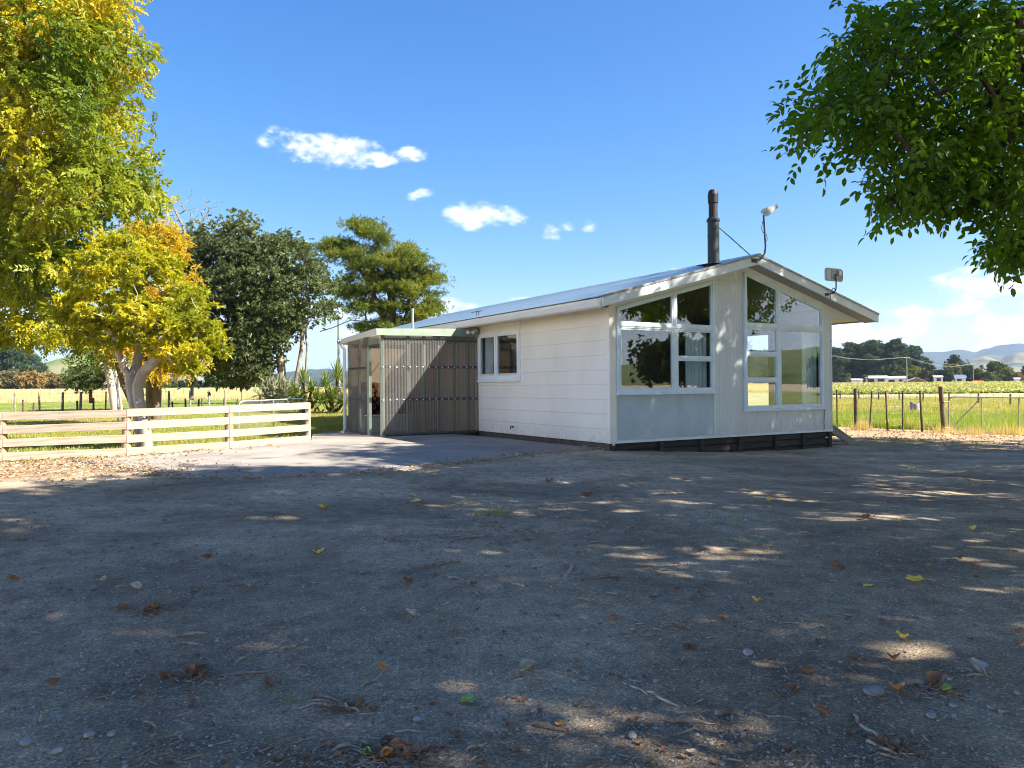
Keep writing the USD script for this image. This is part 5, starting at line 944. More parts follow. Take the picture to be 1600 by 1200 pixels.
# ---------------------------------------------------------------- far trees, hills, buildings
rng = np.random.default_rng(23)
far_leaf = [whorl(8, leaf_tpl(1.0, .5, .3, .2), i, .3) for i in (71, 72)]; far_needle = [whorl(9, leaf_tpl(1.1, .22, .2, .1), i, .5) for i in (73, 74)]
def pine_proto(name, seed, h):
    r = np.random.default_rng(seed); stage.CreateClassPrim(name); top = h
    cl = np.array([(r.normal(0, .19 * h * .5) * (1.2 - abs(s - .72)), r.normal(0, .19 * h * .5) * (1.2 - abs(s - .72)), h * s) for s in np.r_[r.uniform(.42, .99, 36), r.uniform(.08, .5, 20)]])
    tr, br = limbs([[(0, 0, -.3), (r.normal(0, .2), 0, h * .4), (r.normal(0, .3), r.normal(0, .3), h * .85)]], cl, r, .42, .05)
    usdkit.mesh(stage, name + '/trunk', tr, M['bark_grey'], 60); usdkit.mesh(stage, name + '/branches', br, M['bark_brown'])
    usdkit.mesh(stage, name + '/crown', foliage(far_needle, cl, (1.9, 1.9, 1.1), 34, r, (.7, 1.2)), M['leaf_pine'])
for i in range(4): pine_proto(f'/Pine{i}', 80 + i, 20.0)
def place(px, base_z, d, s, rz): m = np.eye(4); c, s_ = math.cos(rz), math.sin(rz); m[:3, :3] = np.array([[c, -s_, 0], [s_, c, 0], [0, 0, 1]]) * s; p = ray(px, 598) * d; m[:3, 3] = [p[0], p[1], float(zg(p[0], p[1])) + base_z]; return m
prof = np.interp
for i, px in enumerate(np.linspace(1140, 1452, 42)):
    d = 385 + rng.uniform(-16, 16); top = np.interp(px, [1260, 1298, 1340, 1400, 1428, 1442, 1455], [540, 538, 533, 530, 538, 556, 566]) + rng.uniform(-2, 8); hgt = (596 - top) / FPX * d
    ref('pine_tree', f'/Pine{i % 4}', m=place(px, 0, d, hgt / 20.5, rng.uniform(0, 6)), label='tall dark pine in the shelterbelt behind the far houses on the right', cat='tree', group='pines of the far shelterbelt')
def bush(label, cx, top, hw_, base, d, leaf, n=16, tpl=far_leaf, rr=None, name='bush', cat='bush', group=None, wide=None):
    k = d / FPX; w, h = hw_ * k, (base - top) * k; b = ray(cx, base) * d; b[2] = min(b[2], float(zg(b[0], b[1]))); h = (ray(cx, top) * d)[2] - b[2]; r = rr or min(w, h) * .42
    c = np.array([(rng.uniform(-1, 1), rng.uniform(-1, 1), 0) for _ in range(n)]); c[:, 2] = rng.uniform(.2, 1, n); q = np.sqrt(np.clip(1 - (c[:, 2] * .9) ** 2, .1, 1)); c = c * np.column_stack([q * (w - r * .6), q * (w - r * .6), np.full(n, h - r * .55)])
    t = thing(name, label, cat, b, 0, group); obj('trunk', tube([(0, 0, -.2), (0, 0, h * .55)], [w * .06 + .05, w * .03 + .03], 6), M['bark_brown'], t)
    obj('crown', foliage(tpl, c, (r, r, r * .75), int(60), rng, (.35 * r, .75 * r) if r < 2 else (.7, 1.3)), M[leaf], t)
for lab, *a in [('pale olive rounded tree left of the near power pole', 1384, 556, 24, 592, 372, 'leaf_bush'), ('olive bush just left of the near power pole', 1404, 570, 13, 593, 366, 'leaf_bush'), ('yellow green bush just right of the near power pole', 1430, 573, 14, 593, 366, 'leaf_bush_yellow'), ('dark bush with reddish top beside the brown house', 1449, 577, 12, 595, 350, 'leaf_bush_red'), ('dark rounded bush between the red topped bush and the white cottage', 1472, 578, 14, 594, 356, 'leaf_bush_dark'), ('bright yellow green tree beside the blue roof', 1487, 569, 12, 592, 362, 'leaf_bush_yellow'),
                ('dark tree top standing above the bright tree beside the blue roof', 1495, 556, 13, 592, 400, 'leaf_pine'), ('olive tree behind the blue roof', 1508, 571, 15, 592, 385, 'leaf_bush'), ('dark bush left of the far power pole', 1515, 580, 12, 595, 352, 'leaf_bush_dark'), ('yellow bush right of the far power pole', 1529, 577, 10, 594, 356, 'leaf_bush_yellow'), ('low grey green hedge right of the red netting', 1544, 583, 14, 595, 348, 'leaf_bush'), ('large mid green tree above the low hedge', 1551, 566, 24, 594, 372, 'leaf_bush'), ('yellow olive hedge tree near the right edge', 1573, 577, 16, 595, 356, 'leaf_bush_yellow'), ('brownish hedge end near the right edge', 1589, 583, 9, 595, 350, 'leaf_bush_brown'), ('dark tree at the right edge of the far field', 1612, 572, 14, 596, 372, 'leaf_bush_dark'),
                ('small yellow sapling before the pine trunks', 1325, 583, 4, 594, 340, 'leaf_bush_yellow'), ('small olive sapling beside the grey shed', 1351, 585, 6, 595, 345, 'leaf_bush')]: bush(lab, *a)
for lab, *a in [('leftmost rusty brown willow bush across the left paddock', 12, 582, 26, 609, 300, 'leaf_bush_brown'), ('second rusty brown bush across the left paddock', 50, 585, 20, 609, 292, 'leaf_bush_brown'), ('rusty bush between the second bush and the green slope', 78, 584, 17, 609, 300, 'leaf_bush_brown'), ('brown bush below the green slope', 102, 587, 14, 609, 296, 'leaf_bush_brown'), ('brown bush left of the small dark conifer', 124, 584, 13, 609, 306, 'leaf_bush_brown')]: bush(lab, *a, 22)
for i, (cx, top, w_) in enumerate([(2, 524, 26), (28, 532, 22), (46, 552, 16), (62, 566, 14), (-24, 530, 26)]): bush(('dark conifer behind the leftmost brown bush', 'dark conifer left of the green slope, second from the left', 'lower dark conifer beside the green slope', 'smallest dark conifer against the green slope', 'dark conifer at the very left edge of the far wood')[i], cx, top, w_, 606, 340, 'leaf_pine', 24, far_needle, name='conifer', cat='tree')
for i, (cx, top, w_) in enumerate([(262, 596, 22), (300, 594, 24), (338, 592, 22), (372, 594, 20), (404, 596, 18), (152, 600, 18), (440, 597, 18), (200, 597, 24), (230, 598, 18)]): bush('low dark hedge bush along the far side of the left paddock', cx, top, w_, 607.5, 330, 'leaf_bush_dark' if i % 2 else 'leaf_bush', 18, group='hedge along the far side of the left paddock')
for az, d, w_, h_, lab in [(92, 76, 4.6, 7.0, 'dark tree standing in the paddock mirrored by the gable panes'), (98.5, 125, 9, 9, 'broad dark tree farther out in the mirrored paddock'), (84, 95, 4, 5, 'small bushy tree at the side of the mirrored paddock')]:
    a_ = math.radians(az); b = np.array([d * math.sin(a_), d * math.cos(a_), 0.]); b[2] = float(zg(b[0], b[1])); c = np.array([(rng.uniform(-1, 1) * w_ * .75, rng.uniform(-1, 1) * w_ * .75, rng.uniform(.3, .9) * h_) for _ in range(26)])
    t = thing('paddock_tree', lab, 'tree', b); obj('trunk', tube([(0, 0, -.2), (0, 0, h_ * .6)], [.35, .15], 7), M['bark_brown'], t); obj('crown', foliage(far_leaf, c, (w_ * .3, w_ * .3, w_ * .24), 60, rng, (.5, .9)), M['leaf_bush'], t)
def hill(name, prof_px, d, depth, mat, seed, amp, label=None, n=(160, 26)):
    """A ridge whose skyline passes through the profile's points; a full hill with a far side."""
    xs = np.array([p[0] for p in prof_px], float); ys = np.array([p[1] for p in prof_px], float); a = np.linspace(xs[0], xs[-1], n[0]); top = np.interp(a, xs, ys)
    V = np.zeros((n[1], n[0], 3))
    for j, px in enumerate(a):
        dr = ray(px, 600); zt_ = (ray(px, top[j]) * d)[2]
        for i, s in enumerate(np.linspace(-1, 1, n[1])):
            q = dr * (d + s * depth); h = (1 - abs(s) ** 1.5) * (.85 + .15 * math.cos(3 * s)) if s <= 0 else 1 - s ** 2; base = float(-3.0); V[i, j] = (q[0], q[1], base + (zt_ - base) * h)
    nz = fbm2(V[..., 0], V[..., 1], 9 / depth, seed) * amp * (zt_ if False else 1); w = np.clip(1 - np.abs(np.linspace(-1, 1, n[1])), 0, 1)[:, None]; V[..., 2] += nz * np.sqrt(w) * np.clip((V[..., 2] + 3) / 10, 0, 1)
    i = (np.arange(n[1] - 1)[:, None] * n[0] + np.arange(n[0] - 1)[None]).ravel(); f = np.vstack([np.stack([i, i + 1, i + n[0]], 1), np.stack([i + 1, i + n[0] + 1, i + n[0]], 1)])
    obj(name, (V.reshape(-1, 3), f), M[mat], smooth=True, kind='structure')
hill('hill', [(-420, 580), (-200, 560), (0, 575), (60, 570), (90, 561), (115, 556), (150, 558), (200, 572), (260, 594), (330, 612)], 620, 190, 'hill_grass', 1, 1.2)
hill('far_hills', [(1200, 566), (1380, 556), (1440, 551), (1462, 549), (1500, 551), (1522, 553), (1545, 545), (1575, 540), (1588, 538), (1605, 541), (1680, 548), (1800, 545), (2100, 560)], 5200, 1500, 'hill_far', 2, 40)
hill('tan_hills', [(1430, 600), (1495, 572), (1520, 562), (1538, 555), (1552, 556), (1566, 562), (1585, 556), (1610, 558), (1660, 566), (1800, 575), (2000, 600)], 3000, 800, 'hill_tan', 3, 18)
hill('distant_hills', [(330, 596), (420, 588), (470, 580), (500, 579), (545, 582), (640, 590), (760, 600)], 4800, 1200, 'hill_far', 4, 12)
# hills and fields that the big panes mirror, off to the right
def side_hill(name, az0, az1, d, depth, h, mat, seed, amp):
    n = (90, 22); V = np.zeros((n[1], n[0], 3)); a = np.radians(np.linspace(az0, az1, n[0])); e = np.sin(np.linspace(0, np.pi, n[0])) ** .6 * (1 + .35 * fbm2(a * 6, a * 0, 1.0, seed)) * h
    for i, s in enumerate(np.linspace(-1, 1, n[1])):
        q = d + s * depth; V[i, :, 0] = q * np.sin(a); V[i, :, 1] = q * np.cos(a); V[i, :, 2] = -2 + (e + 2) * (1 - abs(s) ** 1.6)
    V[..., 2] += fbm2(V[..., 0], V[..., 1], 9 / depth, seed) * amp * np.clip(1 - np.abs(np.linspace(-1, 1, n[1])), 0, 1)[:, None]
    i = (np.arange(n[1] - 1)[:, None] * n[0] + np.arange(n[0] - 1)[None]).ravel(); f = np.vstack([np.stack([i, i + 1, i + n[0]], 1), np.stack([i + 1, i + n[0] + 1, i + n[0]], 1)])
    obj(name, (V.reshape(-1, 3), f), M[mat], smooth=True, kind='structure')
side_hill('hill', 62, 132, 420, 200, 17, 'hill_green', 6, 3); side_hill('hill', 120, 200, 900, 300, 70, 'hill_grass', 7, 6)
def building(name, label, px0, px1, base, eave, ridge, d, wall, roof, gable='side', windows=()):
    k = d / FPX; xm = (px0 + px1) / 2; b = ray(xm, base) * d; zb_ = min(b[2], float(zg(b[0], b[1]))); w = (px1 - px0) * k; he = (ray(xm, eave) * d)[2] - zb_; hr = (ray(xm, ridge) * d)[2] - zb_; dp = max(4.0, w * .6)
    t = thing(name, label, 'building', (b[0], b[1], zb_), -math.atan2(b[0], b[1]) + .15)
    obj('wall', box(-w / 2, w / 2, -dp / 2, dp / 2, -.3, he), M[wall], t)
    if gable == 'front':
        obj('gable', prism([(-w / 2, he), (w / 2, he), (0, hr)], -dp / 2, dp / 2), M[wall], t); rf = [prism([(-w / 2 - .3, he - .1), (0, hr), (0, hr + .15), (-w / 2 - .3, he + .05)], -dp / 2 - .3, dp / 2 + .3), prism([(w / 2 + .3, he - .1), (w / 2 + .3, he + .05), (0, hr + .15), (0, hr)], -dp / 2 - .3, dp / 2 + .3)]
    else: rf = [prism([(-dp / 2 - .3, he), (0, hr), (dp / 2 + .3, he), (dp / 2 + .3, he + .15), (0, hr + .15), (-dp / 2 - .3, he + .15)], -w / 2 - .3, w / 2 + .3, axis='u')]
    for r in rf: obj('roof', r, M[roof], t)
    for x0, x1, z0, z1, m in windows: obj('door' if z0 <= 0 else 'window', box(x0 * w, x1 * w, -dp / 2 - .06, -dp / 2 + .02, max(z0 * he, .02), z1 * he), M[m], t)
D4 = 345
building('shed', 'long grey shed with a pale roof before the pines', 1352, 1384, 597, 590.5, 587.5, D4, 'shed_grey', 'shed_white', windows=[(-.4, -.1, 0, .8, 'dark'), (.05, .35, .3, .8, 'dark')])
building('shed', 'low white hut left of the long grey shed', 1331, 1346, 598, 593.5, 592, D4, 'shed_white', 'shed_white', windows=[(-.2, .2, .3, .8, 'shed_grey')])
building('house', 'white gabled cottage with a dark carport left of the near power pole', 1386, 1413, 598, 591.5, 588, D4, 'shed_white', 'shed_grey', windows=[(-.42, -.1, 0, .75, 'dark'), (.12, .3, .35, .8, 'dark')])
building('house', 'low brown house with a white gable roof right of the near power pole', 1417, 1443, 599, 595.5, 590.5, D4 - 6, 'shed_brown', 'shed_white', 'front', [(-.2, .05, .2, .8, 'dark')])
building('house', 'small white cottage with a dark window between the bushes', 1459, 1471, 596.5, 589.5, 587, D4, 'shed_white', 'shed_grey', windows=[(-.2, .3, .3, .85, 'dark')])
building('house', 'house with a pale blue roof among the bushes', 1492, 1507, 595, 590.5, 586, D4 + 6, 'shed_grey', 'roof', windows=[(-.3, .1, .3, .8, 'dark')])
building('shed', 'tiny white shed right of the red netting', 1585, 1592, 597, 592, 590.5, D4, 'shed_white', 'shed_white', windows=[(-.2, .2, .2, .8, 'shed_grey')])
t = thing('safety_netting', 'strip of red netting on stakes in the far right field', 'netting', ray(1529, 598) * 300)
b_ = ray(1529, 598) * 300
nx = np.linspace(1520, 1537, 9); Pn = [ray(x, 598.5) * 300 - b_ for x in nx]; Pt = [ray(x, 594.6 + .3 * math.sin(x)) * 300 - b_ for x in nx]; i = np.arange(8)
obj('net', (np.vstack([Pn, Pt]), np.vstack([np.stack([i, i + 1, i + 9], 1), np.stack([i + 1, i + 10, i + 9], 1)])), M['red_mesh'], t)
for p, q in list(zip(Pn, Pt))[::4]: obj('stake', tube([p - [0, 0, .5], q], .05, 5), M['post_dark'], t)
def pole(label, px, top, base, d, arms=True):
    b = ray(px, base) * d; b[2] = float(zg(b[0], b[1])); h = (ray(px, top) * d)[2] - b[2]; t = thing('power_pole', label, 'pole', b)
    obj('shaft', tube([(0, 0, -.5), (0, 0, h)], [.14, .09], 10), M['post_grey' if arms else 'galv_dull'], t, smooth=60); 
    if arms: obj('crossarm', box(-.9, .9, -.06, .06, h - .45, h - .33), M['post_grey'], t)
    for s in (-.75, -.3, .3, .75) if arms else (): obj('insulator', tube([(s, 0, h - .33), (s, 0, h - .16)], .045, 6), M['white_plastic'], t)
    return b + [0, 0, h - .16]
p1 = pole('pale power pole in front of the far bushes carrying wires', 1417, 557, 600, 230); p2 = pole('smaller power pole above the red netting', 1521, 567, 598, 320)
p3 = pole('grey utility pole between the evergreen and the woodshed', 530, 492, 640, 60, False)
t = thing('power_wires', 'power lines running from the pale pole across the right field', 'wire', p1)
pL = ray(1240, 540) * 205
for s in (-.75, .3):
    for q in (pL, p2): obj('wire', tube([(q - p1) * k + [s, 0, -2.0 * math.sin(math.pi * k)] for k in np.linspace(0, 1, 14)], .022, 4, False), M['wire'], t)

# ---------------------------------------------------------------- fences and gates
def stake(parent, p, top_z, r, mat, lean=(0, 0), name='post', n=10):
    b = np.asarray(p, float); o = np.array([b[0], b[1], float(zg(b[0], b[1])) - .1]); e = np.array([b[0] + lean[0], b[1] + lean[1], top_z]); base = np.array(stage.GetPrimAtPath(path_of(parent)).GetAttribute('xformOp:translate').Get())
    m = tube([o - base, (o + e) / 2 - base, e - base], [r, r * .97, r * .93], n); obj(name, m, M[mat], parent, smooth=50); return e
def wires(parent, tops, zs_, r=.0025, n=4):
    base = np.array(stage.GetPrimAtPath(path_of(parent)).GetAttribute('xformOp:translate').Get())
    for z in zs_: obj('wire', tube([np.array([p[0], p[1], float(zg(p[0], p[1])) + z]) - base for p in tops], r, n, False), M['wire'], parent)
rng = np.random.default_rng(31)
# board fence
FP = [np.array([*((ray(x, 600) * d)[:2]), 0]) for x, d in ((-230, 12.9), (3, 13.75), (197, 14.35), (357.5, 15.35), (481.5, 16.9))]
for p in FP: p[2] = float(zg(p[0], p[1]))
bf = thing('board_fence', 'low four rail board fence along the left of the concrete drive', 'fence', FP[2])
bo = FP[2]
for i, p in enumerate(FP):
    q = p.copy(); dd = q[:2] / np.linalg.norm(q[:2]); back = q[:2] + dd * .085
    if i < 4: obj('post', tube([np.array([*back, q[2] - .1]) - bo, np.array([*back, q[2] + .86]) - bo], [.085, .08], 14), M['post_wood'], bf, smooth=40)
    else: obj('post', chamfer_box(.075, .10, .97, .004), M['rail_new'], bf, m=(lambda mm: mm)(np.array([[1, 0, 0, back[0] - bo[0]], [0, 1, 0, back[1] - bo[1]], [0, 0, 1, q[2] + .39 - bo[2]], [0, 0, 0, 1.]])))
hts = (.085, .325, .575, .815)
for i in range(4):
    for k, h in enumerate(hts):
        new = i >= 2 and not (i == 3 and False)
        if i == 2 and k < 3 or i == 3 and k < 3 or True:
            p, q = FP[i].copy(), FP[i + 1].copy()
            e = (q - p)[:2] / np.linalg.norm((q - p)[:2]); s = .004 if i < 3 else .03
            a = np.array([*(p[:2] + e * .003), p[2] + h + rng.normal(0, .006)]); b = np.array([*(q[:2] + e * (s - .007)), q[2] + h + rng.normal(0, .006)])
            board('rail', a - bo, b - bo, .145, .028, M['rail_new' if new else 'rail_old'], bf)
# pipe and netting gate leaning behind the fence
def pipe_gate(label, corners, d0, d1, uprights, mesh_to=1.0, r=.019, round_at=(True, True), mesh_lo=0., mesh_hi=1., brace=False, mat='galv', gap=.09):
    """corners: pixel x of both ends and their top and bottom heights; d0, d1 distances of the ends."""
    (x0, t0, b0_), (x1, t1, b1_) = corners; A, B = ray(x0, b0_) * d0, ray(x1, b1_) * d1; At, Bt = ray(x0, t0) * d0, ray(x1, t1) * d1; At[:2] = A[:2]; Bt[:2] = B[:2]; At[2], Bt[2] = (ray(x0, t0) * d0)[2], (ray(x1, t1) * d1)[2]
    t = thing('pipe_gate', label, 'gate', A); ex = (Bt - At) / np.linalg.norm(Bt - At); ez = np.array([0, 0, 1.]); rr = .13
    top = ([A, At - ez * rr] + arc(At - ez * rr + ex * rr, rr, math.pi, math.pi / 2, ex, ez) if round_at[0] else [A, At]) + ([*arc(Bt - ez * rr - ex * rr, rr, math.pi / 2, 0, ex, ez), B] if round_at[1] else [Bt, B])
    obj('frame', tube([p - A for p in top], r, 10), M[mat], t, smooth=50); obj('bottom_rail', tube([A * 0, B - A], r, 10), M[mat], t, smooth=50)
    for u in uprights: obj('upright', tube([(B - A) * u, (B - A) * u + (At - A) * (1 - u) + (Bt - B) * u], r * .9, 8), M[mat], t, smooth=50)
    if brace: obj('brace', tube([(B - A) * .03 + [0, 0, .05], (B - A) * uprights[0] * .95 + (At - A) * .97], r * .8, 8), M[mat], t, smooth=50)
    W, Hh = np.linalg.norm(B - A), (At - A)[2]; seg = []; uu = (B - A) / W
    for s in (1, -1):
        for c in np.arange(-Hh - W, W + Hh, gap):
            l0 = LineString([(c - 9 * s, -9), (c + 9 * s, 9)]).intersection(sbox(0.02, Hh * mesh_lo + .02, W - .02, Hh * mesh_hi - .02))
            if l0.length > .03: (a_, b_), (c_, d_) = l0.coords[0], l0.coords[-1]; seg.append(tube([uu * a_ + ez * b_, uu * c_ + ez * d_], .0023, 4, False))
    if seg: obj('netting', cat_mesh(seg), M['wire'], t, kind='stuff')
    return A, B
pipe_gate('open pipe gate with diamond netting standing behind the board fence', ((373, 627.5, 688), (478, 622.5, 679)), 18.6, 20.2, (.50,), gap=.07)
# wire fence, right
wf = thing('wire_fence', 'wire fence on dark wooden posts right of the house', 'fence', G(1340, 671)); tops = []
for x, yt, yb, tx, w in [(1250, 607, 669, 1250, .032), (1308.5, 609, 670, 1307.5, .026), (1338, 607, 671, 1336.5, .062), (1358.5, 611, 672, 1362.5, .026), (1387, 611, 674, 1384, .028), (1410.5, 611, 673, 1410.5, .028), (1441, 610, 675, 1437.5, .032)]:
    g0 = G(x, yb); d = g0[1]; e = ray(tx, yt) * d; stake(wf, g0, e[2], w, 'post_dark', (e[0] - g0[0], 0)); tops.append(g0)
gpo = G(1475.5, 676); tops.append(gpo)
wires(wf, tops, (.18, .36, .55, .75, .98), .004)
tg = thing('gate_post', 'thick leaning dark gate post left of the netting gate', 'post', gpo); e = ray(1469.5, 604) * gpo[1]
stake(tg, gpo, e[2], .068, 'post_dark', (e[0] - gpo[0], 0), 'post'); base = gpo
obj('hinge', [tube([ray(1474, 628) * (gpo[1] - .07) - gpo, ray(1482, 628) * (gpo[1] - .05) - gpo], .012, 6)][0], M['dark_metal'], tg); obj('hinge', tube([ray(1477, 668) * (gpo[1] - .07) - gpo, ray(1483, 669) * (gpo[1] - .05) - gpo], .012, 6), M['dark_metal'], tg)
pipe_gate('grey pipe gate with netting and a diagonal brace at the right edge', ((1482.5, 620, 672), (1650, 622, 680)), gpo[1] + .0, gpo[1] - .9, (.315, .665), brace=True, mat='galv_dull', mesh_hi=.62, gap=.12, round_at=(True, True))
# second and third fences on the right
wf = thing('wire_fence', 'farther wire fence with short posts and battens across the right paddock', 'fence', G(1405, 628)); tops = []
ps = [(1290, 625, .07), (1313, 626, .07), (1342, 626.3, .07), (1373, 627, .07), (1405.5, 628, .07), (1442.5, 630, .07), (1483, 631, .07), (1529, 633, .07), (1579, 635.5, .07), (1640, 639, .07)]
for i, (x, yb, w) in enumerate(ps):
    g0 = G(x, yb); tops.append(g0); stake(wf, g0, float(zg(g0[0], g0[1])) + .74, .055, 'post_dark', (rng.normal(0, .02), 0))
    if i:
        for k in (.25, .5, .75): q = tops[-2] * (1 - k) + g0 * k; stake(wf, q, float(zg(q[0], q[1])) + .70, .014, 'post_grey', (rng.normal(0, .02), 0), 'batten', 5)
wires(wf, tops, (.2, .4, .6, .7), .004)
sf = thing('stake_row', 'row of thin stakes standing in the far right crop', 'stakes', ray(1420, 604) * 110)
for x in np.linspace(1300, 1600, 27):
    q = ray(x, 603) * (118 + 12 * math.sin(x * .02)); stake(sf, q, float(zg(q[0], q[1])) + .75 + rng.normal(0, .08), .03, 'post_grey', (rng.normal(0, .03), 0), 'stake', 5)
# left paddock fences
wf = thing('wire_fence', 'wire fence on grey posts crossing the left lawn behind the board fence', 'fence', G(97, 641)); tops = []
for x, yb, w, m in [(-30, 645, .06, 'post_grey'), (23.5, 644, .055, 'post_grey'), (62, 643.5, .055, 'post_grey'), (97.5, 642, .07, 'post_grey'), (125.5, 641, .075, 'post_grey'), (165, 640, .045, 'post_grey'), (236, 638, .05, 'post_grey'), (264, 637.5, .07, 'post_grey'), (297, 636, .07, 'post_grey'), (326.5, 635, .06, 'post_grey'), (352, 634, .055, 'post_grey'), (378, 633, .055, 'post_grey'), (405.5, 632, .04, 'post_grey')]:
    g0 = G(x, yb); tops.append(g0); stake(wf, g0, float(zg(g0[0], g0[1])) + 1.05, w, m, (rng.normal(0, .02), 0))
wires(wf, tops, (.25, .5, .75, .98), .005)
for x, yb in [(270, 637), (290, 637), (310, 636), (316, 635), (349, 634), (370, 633.5), (36, 642), (52, 643), (121, 641), (146, 640)]:
    g0 = G(x, yb + 1.5); t = thing('short_stake', 'short dark stake standing in the lawn along the grey wire fence', 'stake', g0, group='short dark stakes along the lawn fence'); stake(t, g0, float(zg(g0[0], g0[1])) + .55 + rng.normal(0, .08), .055, 'post_dark', (rng.normal(0, .03), 0))
wf = thing('paddock_fence', 'distant thin wire fence along the pale grass band on the left', 'fence', ray(200, 610) * 96); tops = []
for x in np.r_[np.linspace(-20, 440, 34)]:
    q = ray(x, 610) * (96 + .02 * x); tops.append(q); stake(wf, q, float(zg(q[0], q[1])) + 1.05 + rng.normal(0, .06), .05, 'post_grey', (rng.normal(0, .04), 0), 'post', 6)
wires(wf, tops, (.4, .8, 1.0), .008)
# galvanised pipe frame among the trunks
fa, fb_ = G(251.5, 652), G(186, 650); fa = ray(251.5, 600) * 27; fb_ = ray(184, 600) * 27
t = thing('clothesline_frame', 'galvanised pipe clothesline frame among the trunks behind the board fence', 'clothesline', (fa[0], fa[1], float(zg(fa[0], fa[1]))))
o_ = np.array([fa[0], fa[1], float(zg(fa[0], fa[1]))]); zc_ = (ray(251, 587) * 27)[2]
obj('post', tube([o_ * 0, (0, 0, zc_ - o_[2] + .15)], .035, 8), M['galv'], t, smooth=50)
obj('post', tube([fb_ - o_ - [0, 0, fb_[2] - o_[2]], np.array([fb_[0], fb_[1], zc_]) - o_], .03, 8), M['galv'], t, smooth=50)
for dz, dy in ((0, 0), (.02, .5), (-.03, -.5)): obj('line', tube([np.array([fb_[0], fb_[1] + dy, zc_ + dz]) - o_, np.array([fa[0] + .3, fa[1] + dy, zc_ + dz + .05]) - o_], .014 if dy == 0 else .006, 6), M['galv'], t)
obj('crossarm', tube([(-.1, -.6, zc_ - o_[2] + .05), (.1, .6, zc_ - o_[2] + .05)], .022, 8), M['galv'], t)
# stump
sp_ = G(1430, 645.5); k = sp_[1] / FPX; t = thing('tree_stump', 'pale weathered tree stump standing in the right paddock grass', 'stump', sp_)
th = np.linspace(0, 2 * np.pi, 24, endpoint=False); rad = 6.2 * k * (1 + .12 * np.sin(3 * th) + .08 * np.sin(7 * th + 1)); topz = 16 * k * (1 + .10 * np.sin(2 * th + 2))
V = np.vstack([np.stack([rad * 1.18 * np.cos(th), rad * 1.18 * np.sin(th), 0 * th - .1], 1), np.stack([rad * .97 * np.cos(th), rad * .97 * np.sin(th), topz], 1), [(0, 0, topz.mean() * .93)]]); i = np.arange(24); j = (i + 1) % 24
obj('wood', (V, np.vstack([np.stack([i, j, 24 + j], 1), np.stack([i, 24 + j, 24 + i], 1), np.stack([24 + i, 24 + j, np.full(24, 48)], 1)])), M['stump'], t)

# ---------------------------------------------------------------- litter on the ground
rng = np.random.default_rng(41)
def leaf_shape(L, lobes, curl, seed, n=14, stem=.5):
    """A fallen leaf: a lobed outline, cupped and curled, with its stalk."""
    r = np.random.default_rng(seed); th = np.linspace(-math.pi, math.pi, n * 2, endpoint=False); rad = (.5 + .5 * np.cos(th / 2)) ** .3 * (1 + (.22 * np.cos(lobes * th) if lobes else 0)) * .5; pts = np.stack([rad * np.cos(th) + .1, rad * np.sin(th) * .78], 1)
    V = np.vstack([pts, pts * .5, [(.05, 0)]]); m = n * 2; z = curl * (V[:, 0] ** 2 * .9 + np.abs(V[:, 1]) * 1.2) + .05 * np.sin(9 * V[:, 0] + r.uniform(0, 6)) + .04 * np.sin(11 * V[:, 1] + r.uniform(0, 6)); V = np.column_stack([V, z - z.min() * .7]) * L
    i = np.arange(m); j = (i + 1) % m; f = np.vstack([np.stack([i, j, m + j], 1), np.stack([i, m + j, m + i], 1), np.stack([m + i, m + j, np.full(m, 2 * m)], 1)])
    if stem: s = tube([(-.35 * L, 0, V[m // 2, 2] * .6 + .004), (-.35 * L - stem * L * .5, .05 * L, .01), (-.35 * L - stem * L, .1 * L, .004)], .0016, 4, False); return cat_mesh([(V, f), s])
    return trimesh.Trimesh(V, f, process=False)
SH = {'lobed': [leaf_shape(.11, 5, .35, 1), leaf_shape(.12, 5, .7, 2)], 'curled': [leaf_shape(.095, 0, 1.1, 3), leaf_shape(.085, 3, .9, 4)], 'flat': [leaf_shape(.08, 0, .15, 5, stem=.3)], 'bit': [leaf_shape(.05, 0, .5, 6, 7, 0)]}
def yard_z(x, y): return float(gz(x, y)) if gravel.contains(Point(x, y)) else (float(pz(x, y)) if pad.contains(Point(x, y)) else float(zg(x, y)))
_grp = {}
def where(px, py):
    row = 'at the bottom edge' if py > 1120 else 'in the near yard' if py > 980 else 'in the middle of the yard' if py > 850 else 'in the far yard'
    return ('left' if px < 400 else 'centre left' if px < 800 else 'centre right' if px < 1200 else 'right') + ' ' + row
def ground_thing(name, desc, cat, px, py, mesh, mat, size=1.0, sink=0.0, unique=None):
    p = G(px, py); p[2] = yard_z(p[0], p[1]) + .004 - sink; m = np.eye(4); m[:3, :3] = rot_z(rng.uniform(0, 6.28)) * size; m[:3, 3] = p
    lab = unique or f'{desc} on the gravel {where(px, py)}'
    t = thing(name, lab, cat, group=None if unique else f'{desc}, {where(px, py)}', m=m); obj(name.split('_')[-1] + '_body' if name in ('stone',) else 'blade' if cat == 'leaf' else 'wood', mesh, M[mat], t, smooth=60 if cat == 'stone' else False)
